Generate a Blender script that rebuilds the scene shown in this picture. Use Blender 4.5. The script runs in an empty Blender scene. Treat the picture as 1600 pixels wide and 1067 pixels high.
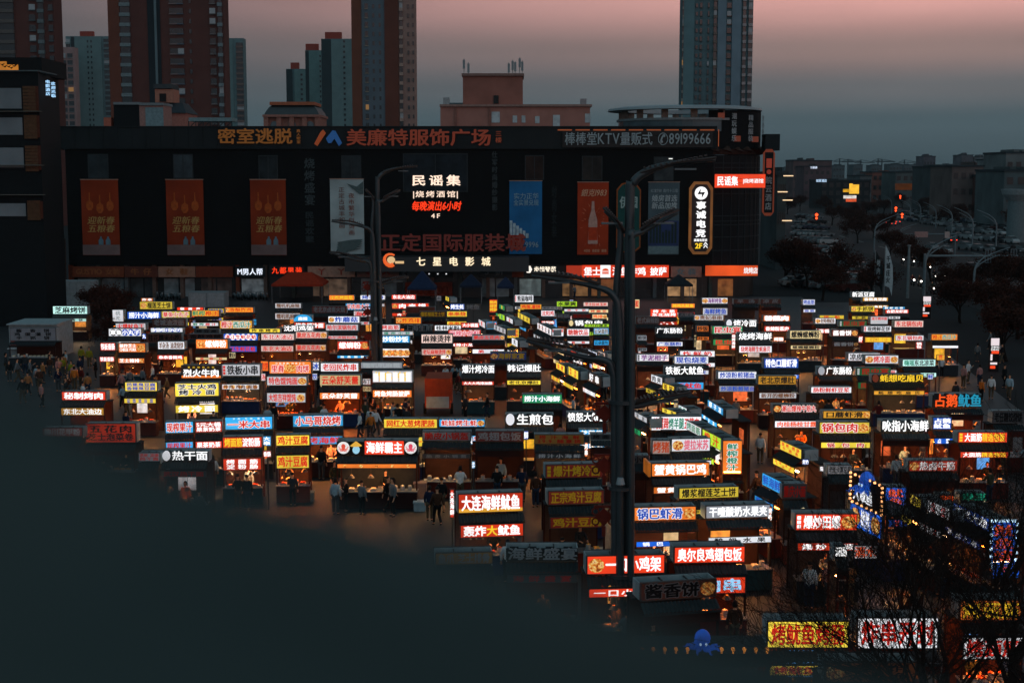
import bpy, bmesh, math, random
from mathutils import Vector, Matrix
random.seed(7)
SC = bpy.context.scene
COL = SC.collection

# ------------------------------------------------------------------ camera, sky, exposure
F, H, YH, CX, CY = 2222.0, 16.0, 270.0, 800.0, 533.5      # focal length in photo pixels, eye height, horizon row, photo centre
PITCH = math.atan((CY - YH) / F)
cam = bpy.data.cameras.new('camera')
cam.sensor_width = 36.0
cam.lens = 36.0 * F / 1600.0
cam.clip_start, cam.clip_end = 0.02, 30000
cam.dof.use_dof = True
cam.dof.focus_distance = 95.0
cam.dof.aperture_fstop = 2.7
co = bpy.data.objects.new('camera', cam)
COL.objects.link(co)
co.location = (0, 0, H)
co.rotation_euler = (math.pi / 2 - PITCH, 0, 0)
SC.camera = co
SC.view_settings.view_transform = 'Standard'
SC.view_settings.look = 'None'
SC.view_settings.exposure = 0.0
SC.view_settings.gamma = 1.0
SC.cycles.use_denoising = True
SC.cycles.max_bounces = 5
SC.cycles.diffuse_bounces = 2
SC.cycles.glossy_bounces = 2
SC.cycles.volume_bounces = 0
SC.cycles.sample_clamp_indirect = 4.0


def lin(h, k=1.0):
    c = [int(h[i:i + 2], 16) / 255 for i in (0, 2, 4)]
    return tuple(((x / 12.92) if x <= .04045 else ((x + .055) / 1.055) ** 2.4) * k for x in c) + (1.0,)


W = bpy.data.worlds.new('World')
SC.world = W
W.use_nodes = True
nt = W.node_tree
nt.nodes.clear()
N, LK = nt.nodes.new, nt.links.new
tc = N('ShaderNodeTexCoord')
sep = N('ShaderNodeSeparateXYZ')
LK(tc.outputs['Generated'], sep.inputs[0])


def ramp(stops):
    r = N('ShaderNodeValToRGB')
    cr = r.color_ramp
    cr.interpolation = 'EASE'
    while len(cr.elements) < len(stops):
        cr.elements.new(0.5)
    for e, (p, h) in zip(cr.elements, stops):
        e.position = p
        e.color = lin(h)
    return r


zz = N('ShaderNodeMapRange')
zz.inputs['From Min'].default_value = -0.02
zz.inputs['From Max'].default_value = 0.30
LK(sep.outputs['Z'], zz.inputs['Value'])
dusk_w = ramp([(0.0, '303F45'), (.08, '394A52'), (.19, '465860'), (.28, '525A61'), (.36, '5A5B60'), (.46, '605E63'), (.62, '5A666E'), (1.0, '566C76')])
dusk_e = ramp([(0.0, '39494F'), (.06, '3E5057'), (.17, '4C5F67'), (.24, '6A6C70'), (.32, '9C827E'), (.43, 'F4B4AC'), (.60, 'B89C9A'), (1.0, '5A707A')])
LK(zz.outputs[0], dusk_w.inputs[0])
LK(zz.outputs[0], dusk_e.inputs[0])
az = N('ShaderNodeMapRange')
az.inputs['From Min'].default_value = -0.34
az.inputs['From Max'].default_value = 0.26
LK(sep.outputs['X'], az.inputs['Value'])
mix = N('ShaderNodeMix')
mix.data_type = 'RGBA'
LK(az.outputs[0], mix.inputs[0])
LK(dusk_w.outputs[0], mix.inputs[6])
LK(dusk_e.outputs[0], mix.inputs[7])
sky = N('ShaderNodeTexSky')
sky.sky_type = 'NISHITA'
sky.sun_disc = False
sky.sun_elevation = math.radians(0.5)
sky.sun_rotation = math.radians(100)
bg1, bg2, addn, outn = N('ShaderNodeBackground'), N('ShaderNodeBackground'), N('ShaderNodeAddShader'), N('ShaderNodeOutputWorld')
wv, wm, wr, wx = N('ShaderNodeTexNoise'), N('ShaderNodeMapping'), N('ShaderNodeMapRange'), N('ShaderNodeMix')
wm.inputs['Scale'].default_value = (3, 3, 26)                    # thin level veils in the dusk
LK(tc.outputs['Generated'], wm.inputs[0])
LK(wm.outputs[0], wv.inputs['Vector'])
wv.inputs['Scale'].default_value = 1.6
wv.inputs['Detail'].default_value = 4
LK(wv.outputs[0], wr.inputs['Value'])
wr.inputs['From Min'].default_value, wr.inputs['From Max'].default_value = .3, .7
wr.inputs['To Min'].default_value, wr.inputs['To Max'].default_value = .93, 1.06
wx.data_type, wx.blend_type = 'RGBA', 'MULTIPLY'
wx.inputs[0].default_value = 1.0
LK(mix.outputs[2], wx.inputs[6])
LK(wr.outputs[0], wx.inputs[7])
LK(wx.outputs[2], bg1.inputs[0])
LK(sky.outputs[0], bg2.inputs[0])
back = N('ShaderNodeMapRange')                  # extra sky brightness added behind the viewer to lift fronts facing the camera
back.inputs['From Min'].default_value, back.inputs['From Max'].default_value = -0.35, 0.55
back.inputs['To Min'].default_value, back.inputs['To Max'].default_value = 2.5, 1.0
LK(sep.outputs['Y'], back.inputs['Value'])
LK(back.outputs[0], bg1.inputs[1])
bg2.inputs[1].default_value = 0.01
LK(bg1.outputs[0], addn.inputs[0])
LK(bg2.outputs[0], addn.inputs[1])
LK(addn.outputs[0], outn.inputs[0])
sun = bpy.data.lights.new('sun', 'SUN')           # last afterglow, low on the right
sun.energy = 0.05
sun.angle = math.radians(25)
sun.color = (1.0, .72, .62)
so = bpy.data.objects.new('sun', sun)
COL.objects.link(so)
so.rotation_euler = (math.radians(78), 0, math.radians(100))

# ------------------------------------------------------------------ helpers


def ray(x, y):
    dx, dy = (x - CX) / F, (CY - y) / F
    c, s = math.cos(PITCH), math.sin(PITCH)
    return Vector((dx, c + dy * s, -s + dy * c))


def on_z(x, y, z=0.0):
    r = ray(x, y)
    return Vector((0, 0, H)) + r * ((z - H) / r.z)


def on_y(x, y, Y):
    r = ray(x, y)
    return Vector((0, 0, H)) + r * (Y / r.y)


def ppm(p):
    c, s = math.cos(PITCH), math.sin(PITCH)
    return F / (p[1] * c + (H - p[2]) * s)


MATS = {}


def D(h, rough=.75, var=.18, scale=3.0, metal=0.0, k=1.0):
    key = ('D', h, rough, var, scale, metal, k)
    if key in MATS:
        return MATS[key]
    m = bpy.data.materials.new('paint_' + h)
    m.use_nodes = True
    t = m.node_tree
    b = t.nodes['Principled BSDF']
    b.inputs['Roughness'].default_value = rough
    b.inputs['Metallic'].default_value = metal
    b.inputs['Specular IOR Level'].default_value = .5 if rough < .55 else .12
    tcn, no, mr, mx = t.nodes.new('ShaderNodeTexCoord'), t.nodes.new('ShaderNodeTexNoise'), t.nodes.new('ShaderNodeMapRange'), t.nodes.new('ShaderNodeMix')
    no.inputs['Scale'].default_value = scale
    no.inputs['Detail'].default_value = 5
    t.links.new(tcn.outputs['Object'], no.inputs['Vector'])
    mr.inputs['From Min'].default_value, mr.inputs['From Max'].default_value = .3, .7
    t.links.new(no.outputs[0], mr.inputs[0])
    mx.data_type = 'RGBA'
    c = lin(h, k)
    mx.inputs[6].default_value = tuple(x * (1 - var) for x in c[:3]) + (1,)
    mx.inputs[7].default_value = tuple(min(1, x * (1 + var)) for x in c[:3]) + (1,)
    t.links.new(mr.outputs[0], mx.inputs[0])
    t.links.new(mx.outputs[2], b.inputs['Base Color'])
    MATS[key] = m
    return m


def E(h, s=1.0, var=0.0, scale=1.2, sample=True):
    """something that gives off light: lamp, light box, lit lettering"""
    key = ('E', h, s, var, scale, sample)
    if key in MATS:
        return MATS[key]
    m = bpy.data.materials.new('light_' + h)
    m.use_nodes = True
    t = m.node_tree
    b = t.nodes['Principled BSDF']
    b.inputs['Base Color'].default_value = lin(h, .25)
    b.inputs['Roughness'].default_value = .35
    b.inputs['Emission Color'].default_value = lin(h)
    b.inputs['Emission Strength'].default_value = s
    if var:
        tcn, no, mr = t.nodes.new('ShaderNodeTexCoord'), t.nodes.new('ShaderNodeTexNoise'), t.nodes.new('ShaderNodeMapRange')
        no.inputs['Scale'].default_value = scale
        no.inputs['Detail'].default_value = 1
        t.links.new(tcn.outputs['Object'], no.inputs['Vector'])
        mr.inputs['From Min'].default_value, mr.inputs['From Max'].default_value = .3, .7
        mr.inputs['To Min'].default_value, mr.inputs['To Max'].default_value = s * (1 - var), s * (1 + var)
        t.links.new(no.outputs[0], mr.inputs[0])
        t.links.new(mr.outputs[0], b.inputs['Emission Strength'])
    if not sample:
        m.cycles.emission_sampling = 'NONE'
    MATS[key] = m
    return m


def FOOD(lit=1.0):
    key = ('F', lit)
    if key in MATS:
        return MATS[key]
    m = bpy.data.materials.new('printed_food')
    m.use_nodes = True
    t = m.node_tree
    b = t.nodes['Principled BSDF']
    tcn, no, cr = t.nodes.new('ShaderNodeTexCoord'), t.nodes.new('ShaderNodeTexNoise'), t.nodes.new('ShaderNodeValToRGB')
    no.inputs['Scale'].default_value = 9
    no.inputs['Detail'].default_value = 2
    t.links.new(tcn.outputs['Object'], no.inputs['Vector'])
    st = [(.28, '5A2410'), (.42, 'B5561C'), (.52, 'E59A3C'), (.62, 'F3D38A'), (.72, '9A2A14')]
    while len(cr.color_ramp.elements) < 5:
        cr.color_ramp.elements.new(.5)
    for e, (p, h) in zip(cr.color_ramp.elements, st):
        e.position, e.color = p, lin(h)
    t.links.new(no.outputs[0], cr.inputs[0])
    t.links.new(cr.outputs[0], b.inputs['Base Color'])
    t.links.new(cr.outputs[0], b.inputs['Emission Color'])
    b.inputs['Emission Strength'].default_value = .8 * lit
    m.cycles.emission_sampling = 'NONE'
    MATS[key] = m
    return m


class MB:
    def __init__(s):
        s.v, s.f, s.m = [], [], []

    def raw(s, vs, fs, mi=0):
        o = len(s.v)
        s.v += [tuple(p) for p in vs]
        s.f += [tuple(i + o for i in f) for f in fs]
        s.m += [mi] * len(fs)
        return s

    def box(s, x0, x1, y0, y1, z0, z1, mi=0):
        vs = [(x, y, z) for x in (x0, x1) for y in (y0, y1) for z in (z0, z1)]
        return s.raw(vs, [(0, 1, 3, 2), (4, 6, 7, 5), (0, 4, 5, 1), (2, 3, 7, 6), (0, 2, 6, 4), (1, 5, 7, 3)], mi)

    def quad(s, a, b, c, d, mi=0):
        return s.raw([a, b, c, d], [(0, 1, 2, 3)], mi)

    def tube(s, pts, rad, n=6, mi=0, cap=True):
        pts = [Vector(p) for p in pts]
        if not hasattr(rad, '__len__'):
            rad = [rad] * len(pts)
        vs, fs = [], []
        up = None
        for i, p in enumerate(pts):
            d = (pts[min(i + 1, len(pts) - 1)] - pts[max(i - 1, 0)]).normalized()
            if up is None:
                up = Vector((0, 0, 1)) if abs(d.z) < .9 else Vector((1, 0, 0))
            a = d.cross(up)
            if a.length < 1e-4:
                a = d.orthogonal()
            a.normalize()
            b = a.cross(d).normalized()
            up = b
            for k in range(n):
                t = 2 * math.pi * k / n
                vs.append(p + (a * math.cos(t) + b * math.sin(t)) * rad[i])
        for i in range(len(pts) - 1):
            for k in range(n):
                k2 = (k + 1) % n
                fs.append((i * n + k, i * n + k2, (i + 1) * n + k2, (i + 1) * n + k))
        if cap:
            fs.append(tuple(range(n))[::-1])
            fs.append(tuple((len(pts) - 1) * n + k for k in range(n)))
        return s.raw(vs, fs, mi)

    def prism(s, outline, y0, y1, mi=0):
        """outline: (x, z) polygon pushed along y"""
        n = len(outline)
        vs = [(x, y0, z) for x, z in outline] + [(x, y1, z) for x, z in outline]
        fs = [tuple(range(n)), tuple(range(2 * n - 1, n - 1, -1))] + [(i, n + i, n + (i + 1) % n, (i + 1) % n) for i in range(n)]
        return s.raw(vs, fs, mi)

    def disc(s, x, z, rx, rz, y0, y1, n=20, mi=0):
        return s.prism([(x + rx * math.cos(2 * math.pi * k / n), z + rz * math.sin(2 * math.pi * k / n)) for k in range(n)], y0, y1, mi)

    def build(s, name, mats, parent=None, loc=None, smooth=False):
        me = bpy.data.meshes.new(name)
        me.from_pydata(s.v, [], s.f)
        for m in (mats if isinstance(mats, (list, tuple)) else [mats]):
            me.materials.append(m)
        me.polygons.foreach_set('material_index', s.m)
        if smooth:
            me.polygons.foreach_set('use_smooth', [True] * len(s.f))
        me.update()
        o = bpy.data.objects.new(name, me)
        COL.objects.link(o)
        if parent:
            o.parent = parent
        if loc is not None:
            o.location = loc
        return o


LABELS = {}


def tag(o, label, cat, group=None, kind=None):
    if kind:
        o['kind'] = kind
        return o
    o['label'] = label
    o['category'] = cat
    if group:
        o['group'] = group
    LABELS.setdefault(label, []).append(group)
    return o


def thing(name, label, cat, loc=(0, 0, 0), rz=0.0, group=None):
    o = bpy.data.objects.new(name, None)
    COL.objects.link(o)
    o.location = loc
    o.rotation_euler = (0, 0, rz)
    o.empty_display_size = .2
    return tag(o, label, cat, group)


def dup(o, loc=None, rz=None, label=None, group=None, scale=None, parent=None):
    c = o.copy()
    COL.objects.link(c)
    if parent:
        c.parent = parent
    if loc is not None:
        c.location = loc
    if rz is not None:
        c.rotation_euler = (0, 0, rz)
    if scale is not None:
        c.scale = scale if hasattr(scale, '__len__') else (scale,) * 3
    if label:
        c['label'] = label
        LABELS.setdefault(label, []).append(group)
    if group:
        c['group'] = group
    for ch in list(o.children):
        dup(ch, parent=c)
    return c


def repaint(o, mat, slot=0):
    o.material_slots[slot].link = 'OBJECT'
    o.material_slots[slot].material = mat


# ------------------------------------------------------------------ lettering
TMP = bpy.data.scenes.new('type_case')
GL = {}


def glyph(ch, bold):
    k = (ch, bold)
    if k in GL:
        return GL[k]
    if ch in ' _':
        GL[k] = ([], [], .45)
        return GL[k]
    cu = bpy.data.curves.new('t', 'FONT')
    cu.body, cu.size, cu.offset, cu.resolution_u = ch, 1.0, bold, 2
    o = bpy.data.objects.new('t', cu)
    TMP.collection.objects.link(o)
    vl = TMP.view_layers[0]
    vl.update()
    me = bpy.data.meshes.new_from_object(o.evaluated_get(vl.depsgraph))
    vs = [(v.co.x, v.co.y) for v in me.vertices]
    fs = [tuple(p.vertices) for p in me.polygons]
    adv = 1.0
    if ord(ch) < 0x2000 and vs:
        x0, x1 = min(v[0] for v in vs), max(v[0] for v in vs)
        adv = x1 - x0 + .10
        vs = [(v[0] - x0 + .05, v[1] * 1.12) for v in vs]
    bpy.data.objects.remove(o)
    bpy.data.curves.remove(cu)
    bpy.data.meshes.remove(me)
    GL[k] = (vs, fs, adv)
    return GL[k]


def letters(name, parent, text, x0, x1, z0, z1, y, mats, idx=None, bold=.036, outline=None, depth=0.0, vertical=False, slant=0.0, wide=1.25):
    """one mesh of lettering facing -y inside the box x0..x1, z0..z1; '/' breaks the line; idx gives a material per character"""
    mb = MB()
    lines = text.split('/')
    if vertical:
        lines = list(text.replace('/', ''))
    lh = (z1 - z0) / len(lines)
    q = 0
    for li, ln in enumerate(lines):
        gl = [glyph(c, 0.0) for c in ln]
        tot = sum(g[2] for g in gl) or 1
        sz = lh * (.98 if not vertical else .9)
        unit = (x1 - x0) / tot
        sx = min(unit, sz * wide)
        px = x0
        zb = z1 - (li + 1) * lh + (lh - sz) / 2 + .12 * sz
        for c, g in zip(ln, gl):
            mi = idx[min(q, len(idx) - 1)] if idx else 0
            q += 1
            off = px + (unit - sx) * g[2] / 2
            px += unit * g[2]
            if not g[0]:
                continue
            tr = lambda v, yy: (off + v[0] * sx + v[1] * sz * slant, yy, zb + v[1] * sz)
            if outline is not None:
                go = glyph(c, 0.0)
                for i in range(8):
                    ux, uz = .085 * sx * math.cos(i * .785), .085 * sz * math.sin(i * .785)
                    mb.raw([(p[0] + ux, p[1], p[2] + uz) for p in (tr(v, y + .004 + i * .0002) for v in go[0])], go[1], outline)
            fr = [tr(v, y) for v in g[0]]
            mb.raw(fr, g[1], mi)
            if bold > .005:
                for i, (ux, uz) in enumerate(((-1, .3), (1, -.3), (.3, 1), (-.3, -1))):
                    mb.raw([(p[0] + ux * bold * sx, p[1] + .0003 * (i + 1), p[2] + uz * bold * .7 * sz) for p in fr], g[1], mi)
            if depth:
                ed = {}
                for f in g[1]:
                    for a, b in zip(f, f[1:] + f[:1]):
                        ed[(a, b)] = 1
                bk = [tr(v, y + depth) for v in g[0]]
                n = len(fr)
                mb.raw(fr + bk, [(a, b, n + b, n + a) for (a, b) in ed if (b, a) not in ed], mi)
    if not mb.v:
        return None
    return mb.build(name, mats, parent)


# ------------------------------------------------------------------ ground
def pave(h1, h2, sc):
    m = bpy.data.materials.new('paving')
    m.use_nodes = True
    t = m.node_tree
    b = t.nodes['Principled BSDF']
    b.inputs['Roughness'].default_value = .55
    tcn, br, no, mx = t.nodes.new('ShaderNodeTexCoord'), t.nodes.new('ShaderNodeTexBrick'), t.nodes.new('ShaderNodeTexNoise'), t.nodes.new('ShaderNodeMix')
    t.links.new(tcn.outputs['Object'], br.inputs['Vector'])
    t.links.new(tcn.outputs['Object'], no.inputs['Vector'])
    br.inputs['Scale'].default_value = sc
    br.inputs['Color1'].default_value, br.inputs['Color2'].default_value, br.inputs['Mortar'].default_value = lin(h1), lin(h2), lin('1C1E1F')
    br.inputs['Mortar Size'].default_value = .012
    no.inputs['Scale'].default_value = .35
    no.inputs['Detail'].default_value = 6
    mx.data_type, mx.blend_type = 'RGBA', 'MULTIPLY'
    mx.inputs[0].default_value = .7
    t.links.new(br.outputs['Color'], mx.inputs[6])
    t.links.new(no.outputs[0], mx.inputs[7])
    t.links.new(mx.outputs[2], b.inputs['Base Color'])
    return m


def sheet(name, pts, z, mat):
    mb = MB()
    mb.raw([(x, y, z) for x, y in pts], [tuple(range(len(pts)))])
    return tag(mb.build(name, mat), 0, 0, kind='structure')


sheet('ground', [(-4000, -50), (4000, -50), (4000, 4100), (-4000, 4100)], 0.0, D('171B1D', .9, .25, .05))
YM = on_z(800, 466).y                                             # the mall front
sheet('plaza', [(-95, 20), (24, 20), (46, YM - 4), (46, YM + 2), (-95, YM + 2)], .004, pave('22282B', '1B2124', .8))
sheet('road', [(48, 60), (110, 60), (172, 1200), (122, 1200)], .004, D('14181A', .7, .2, .1))
sheet('car_park', [(37, YM - 6), (64, YM - 6), (92, 620), (68, 620)], .006, D('171B1D', .8, .2, .1))
mb = MB()
for k in range(40):
    y = 70 + k * 26
    for t in (.27, .5, .73):
        x = 48 + t * 62 + (y - 60) * (74 * (1 - t) + 62 * t) / 1140
        mb.quad((x - .09, y, .010), (x + .09, y, .010), (x + .55, y + 8, .010), (x + .37, y + 8, .010))
tag(mb.build('road_marking', D('9A9C98', .8)), 0, 0, kind='structure')

# ------------------------------------------------------------------ the mall
mx = lambda x, y=300: on_y(x, y, YM).x
mz = lambda y, x=800: on_y(x, y, YM).z
DARK = D('07090A', .7, .3, .4)
mall = thing('shopping_mall', 'long black clad shopping mall of four storeys facing the market', 'shopping mall', (0, YM, 0))
xl, xr, zt, zf, zb0 = mx(104), mx(1113), mz(199), mz(233), mz(414)


def slats(mb, x0, x1, z0, z1, y, step=.45, mi=0):
    n = int((z1 - z0) / step)
    for k in range(n):
        z = z0 + (z1 - z0) * k / n
        mb.box(x0, x1, y - .06, y, z, z + step * .82, mi)


b = MB()
b.box(xl, xr, .02, 26, zb0, zf)
slats(b, xl, xr, zb0, zf, .02)
b.build('cladding', DARK, mall)
b = MB()
xa = mx(68)
out = [(xa + 2.4, -.5), (xr + .4, -.5), (xr + .4, 26.0), (xa + 2.4, 26.0), (xa + .7, 25), (xa, 22), (xa, 3), (xa + .3, 1.2), (xa + 1.0, 0)]
n = len(out)
for za, zc in ((zf, zt), ):
    b.raw([(x, y, za) for x, y in out] + [(x, y, zc) for x, y in out], [tuple(range(n))[::-1], tuple(range(n, 2 * n))] + [(i, (i + 1) % n, n + (i + 1) % n, n + i) for i in range(n)])
for k in range(46):
    x = xa + 2.6 + (xr - xa - 2.6) * k / 46
    b.box(x, x + .05, -.55, -.5, zf + .05, zt - .02)
b.box(xa + 2.4, xr + .4, -.62, -.5, zt - .02, zt + .12)
b.build('parapet', D('1A2022', .6, .2, .3), mall)
GLASS = D('33454C', .12, .25, .4)
b = MB()
b.box(xl + .1, xr - .1, 1.2, 1.35, 0, zb0 - .01)
b.build('shop_glazing', D('1C2224', .25, .4, .3), mall)
b = MB()
for k in range(24):
    x = xl + (xr - xl) * k / 23
    b = MB()
    b.box(x - .22, x + .22, .3, 1.19, 0, zb0 - .01)
    b.build('pillar', D(random.choice(('5A4A42', '39423F', '6A3420', '4A5254'))), mall)
fas = [(108, 190, '5A2C1A', 'GUSTIO_女装', 'n'), (191, 243, '4A261C', '牛仔', 'n'), (244, 302, '7A5A4A', '女鞋', 'n'), (303, 361, '5A2818', '_', 'n'), (479, 553, '8A6A5A', '丫丫', 'r'), (556, 622, '6A5048', '老人', 'r'),
       (748, 800, '30383A', '5折', 's'), (800, 818, '5A2A18', '_', 's'), (1050, 1098, '8A6456', '女装', 's')]
for x0, x1, c, t, f in fas:
    b = MB()
    b.box(mx(x0), mx(x1), -.1, .28, mz(433), mz(416.5))
    sg = b.build('shop_fascia', D(c, .6, k=1.25), mall)
    if t != '_':
        letters('lettering', sg, t, mx(x0) + .5, mx(x1) - .5, mz(430), mz(419), -.12, [D({"n":"7A4A2A","r":"8A2A1C","s":"6A7476"}[f], .6)])
    b = MB()
    xm = (mx(x0) + mx(x1)) / 2
    b.box(mx(x0) + .4, xm - .1, 1.12, 1.18, .1, mz(436))
    b.box(xm + .1, mx(x1) - .4, 1.12, 1.18, .1, mz(436))
    b.build('shop_window', D(random.choice(('6A7A7E', '3A4244', '76868A', '5A4C46')), .2, .5, .8), mall)
for x0, x1, y0, y1, c in ((139, 171, 241, 279, '39464A'), (272, 303, 241, 279, '46545A'), (405, 435, 243, 281, '2E383C'), (534, 565, 243, 279, '3A4448'), (820, 850, 243, 281, '3A2A24'), (909, 941, 244, 282, '3E3A36'), (1021, 1052, 245, 283, '4A5254'), (630, 731, 240, 300, '26323A')):
    b = MB()
    b.box(mx(x0), mx(x1), -.10, -.05, mz(y1), mz(y0), 0)
    b.box(mx(x0) + .12, mx(x1) - .12, -.12, -.101, mz(y1) + .1, mz(y0) - .12, 1)
    b.box((mx(x0) + mx(x1)) / 2 - .05, (mx(x0) + mx(x1)) / 2 + .05, -.14, -.121, mz(y1) + .1, mz(y0) - .12, 0)
    b.build('window', [D('2A3032', .6), D(c, .6, .5, .7, k=.45)], mall)
b = MB()
b.box(mx(1044), mx(1050), -.16, -.141, mz(249), mz(247.6))
b.build('window_lamp', E('F4F6F0', 1.1), mall)
for x0, x1, c, st in ((1046, 1092, 'FFC488', .22), (812, 846, 'BFD8D8', .10), (880, 920, 'F0B070', .12), (926, 962, 'E89858', .10), (372, 408, 'C8D8E0', .06), (485, 545, 'D8B090', .06), (1112, 1150, 'F09850', .12)):
    b = MB()
    b.box(mx(x0), mx(x1), 1.05, 1.11, .2, mz(437))
    b.build('lit_shop_window', E(c, st, .6, 1.5), mall)
# canopy over the cinema entrance
b = MB()
b.box(mx(543), mx(826), -4.2, -.08, mz(421), mz(399))
b.build('canopy', D('1C2326', .5, .15, .5), mall)
# glazed entrance and a red screen wall
b = MB()
b.box(mx(632), mx(706), -.3, .1, mz(462), mz(441))
for k in range(7):
    x = mx(636 + k * 10)
    b.tube([(x + .35 * math.cos(a * .7), -.34, mz(453) + .5 * math.sin(a * .7)) for a in range(10)], .07, 4)
b.build('entrance_screen', D('6A2412', .6, .4, 1.0), mall)

# rotunda at the corner with its ring roof
rot = thing('rotunda', 'round corner tower with ring shaped flat roof on columns', 'corner tower', (mx(1104), YM + 8.3, 0))
R0 = mx(1203) - mx(1104)


def arc_wall(mb, r, a0, a1, z0, z1, th=.3, n=28, mi=0):
    for k in range(n):
        t0, t1 = a0 + (a1 - a0) * k / n, a0 + (a1 - a0) * (k + 1) / n
        p = [(r * math.cos(t0), r * math.sin(t0)), (r * math.cos(t1), r * math.sin(t1)), ((r - th) * math.cos(t1), (r - th) * math.sin(t1)), ((r - th) * math.cos(t0), (r - th) * math.sin(t0))]
        mb.raw([(x, y, z0) for x, y in p] + [(x, y, z1) for x, y in p], [(0, 1, 5, 4), (2, 3, 7, 6), (4, 5, 6, 7), (3, 2, 1, 0)], mi)


rz = lambda y: on_y(1150, y, YM).z
b = MB()
arc_wall(b, R0, -1.55, .9, rz(242), rz(172))
b.build('upper_wall', D('0C0E10', .8), rot)
b = MB()
arc_wall(b, R0 + .12, -1.52, .5, rz(241), rz(233), .1)
for k in range(9):
    t = -1.45 + k * .2
    b.tube([((R0 + .05) * math.cos(t), (R0 + .05) * math.sin(t), rz(236)), ((R0 + .05) * math.cos(t + .02), (R0 + .05) * math.sin(t + .02), rz(233 - 7 * random.random()))], [.9, .2], 5)
b.build('painted_hills', D('33241E', .8), rot)
b = MB()
arc_wall(b, R0 - .1, -1.62, .9, 3.2, rz(242.5))
b.build('curved_glazing', D('080E12', .6, .4, .5), rot)
b = MB()
for yy in (255, 262, 296, 303, 338, 346, 352, 371, 392):
    arc_wall(b, R0 + .02, -1.62, .9, rz(yy) - .05, rz(yy) + .05, .2)
for k in range(16):
    t = -1.6 + k * .15
    b.tube([((R0 - .05) * math.cos(t), (R0 - .05) * math.sin(t), 3.3), ((R0 - .05) * math.cos(t), (R0 - .05) * math.sin(t), rz(243))], .05, 4)
b.build('glazing_bar', D('222B2E', .6), rot)
b = MB()
arc_wall(b, R0 - .6, -1.7, .9, 0, 3.0)
b.build('ground_glazing', D('2A2420', .3), rot)
lx = mx(1080) - mx(1104)
RR = (mx(1205) - mx(956)) / 2
b = MB()
for zz_, r1, r2 in ((rz(170.5), 1.0, .72),):
    pr = [(RR, zz_), (RR * .99, zz_ + .28), (RR * .86, zz_ + .5), (RR * .74, zz_ + .5), (RR * .74, zz_), (RR, zz_)]
    n = 72
    for k in range(n):
        t0, t1 = 2 * math.pi * k / n, 2 * math.pi * (k + 1) / n
        for (ra, za), (rb, zb_) in zip(pr, pr[1:]):
            b.quad((lx + ra * math.cos(t0), ra * math.sin(t0), za), (lx + ra * math.cos(t1), ra * math.sin(t1), za), (lx + rb * math.cos(t1), rb * math.sin(t1), zb_), (lx + rb * math.cos(t0), rb * math.sin(t0), zb_))
b.build('ring_roof', D('7A8588', .5, .12, .4), rot)
b = MB()
for k in range(40):
    t0, t1 = 2 * math.pi * k / 40, 2 * math.pi * (k + 1) / 40
    r = RR * .86
    b.quad((lx + r * math.cos(t0), r * math.sin(t0), zt - .5), (lx + r * math.cos(t1), r * math.sin(t1), zt - .5), (lx + r * math.cos(t1), r * math.sin(t1), rz(187)), (lx + r * math.cos(t0), r * math.sin(t0), rz(187)))
b.build('drum_glazing', D('34464C', .15, .4, .4), rot)
b = MB()
for k in range(40):
    t0, t1 = 2 * math.pi * k / 40, 2 * math.pi * (k + 1) / 40
    r, r2 = RR * .885, RR * .6
    for za, zc in ((rz(187.5), rz(184)),):
        b.raw([(lx + q * math.cos(t), q * math.sin(t), z) for t in (t0, t1) for q in (r2, r) for z in (za, zc)], [(0, 2, 6, 4), (1, 5, 7, 3), (2, 3, 7, 6)])
b.build('drum_rim', D('6A7476', .5), rot)
for k in range(14):
    t = 2 * math.pi * k / 14 + .25
    b = MB()
    b.box(-.4, .4, -.4, .4, rz(184), rz(170.5) + .02)
    b.build('column', D('6A6058', .7), rot, (lx + RR * .82 * math.cos(t), RR * .82 * math.sin(t), 0))


# ------------------------------------------------------------------ signs and banners on the front
def sign(name, label, x0, y0, x1, y1, text, fg, Y=None, board=None, emit=1.0, bold=.026, depth=.12, vertical=False, wide=1.3, slant=0, dy=0.0, cat='sign', grp=None, idx=None):
    """lettering at its photo place on a vertical plane"""
    Y = YM - .12 if Y is None else Y
    a, c = on_y(x0, y1, Y), on_y(x1, y0, Y)
    t = thing(name, label, cat, ((a.x + c.x) / 2, Y, a.z), 0, grp)
    w, hh = (c.x - a.x) / 2, c.z - a.z
    if board:
        b = MB()
        b.box(-w - .25, w + .25, .02, .16, -.2, hh + .2)
        b.build('board', board, t)
    ms = [(E(f, emit, sample=False) if emit else D(f, .6)) for f in fg]
    letters('lettering', t, text, -w, w, 0, hh, -.1, ms, idx, bold=bold, depth=depth, vertical=vertical, wide=wide, slant=slant)
    b = MB()                                                      # rails that carry the letters
    if not vertical:
        b.box(-w, w, .02, .05, hh * .30, hh * .34)
        b.box(-w, w, .02, .05, hh * .70, hh * .74)
    else:
        b.box(-w * .3, -w * .2, .02, .05, 0, hh)
        b.box(w * .2, w * .3, .02, .05, 0, hh)
    b.build('rail', D('20282A'), t)
    return t


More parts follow.
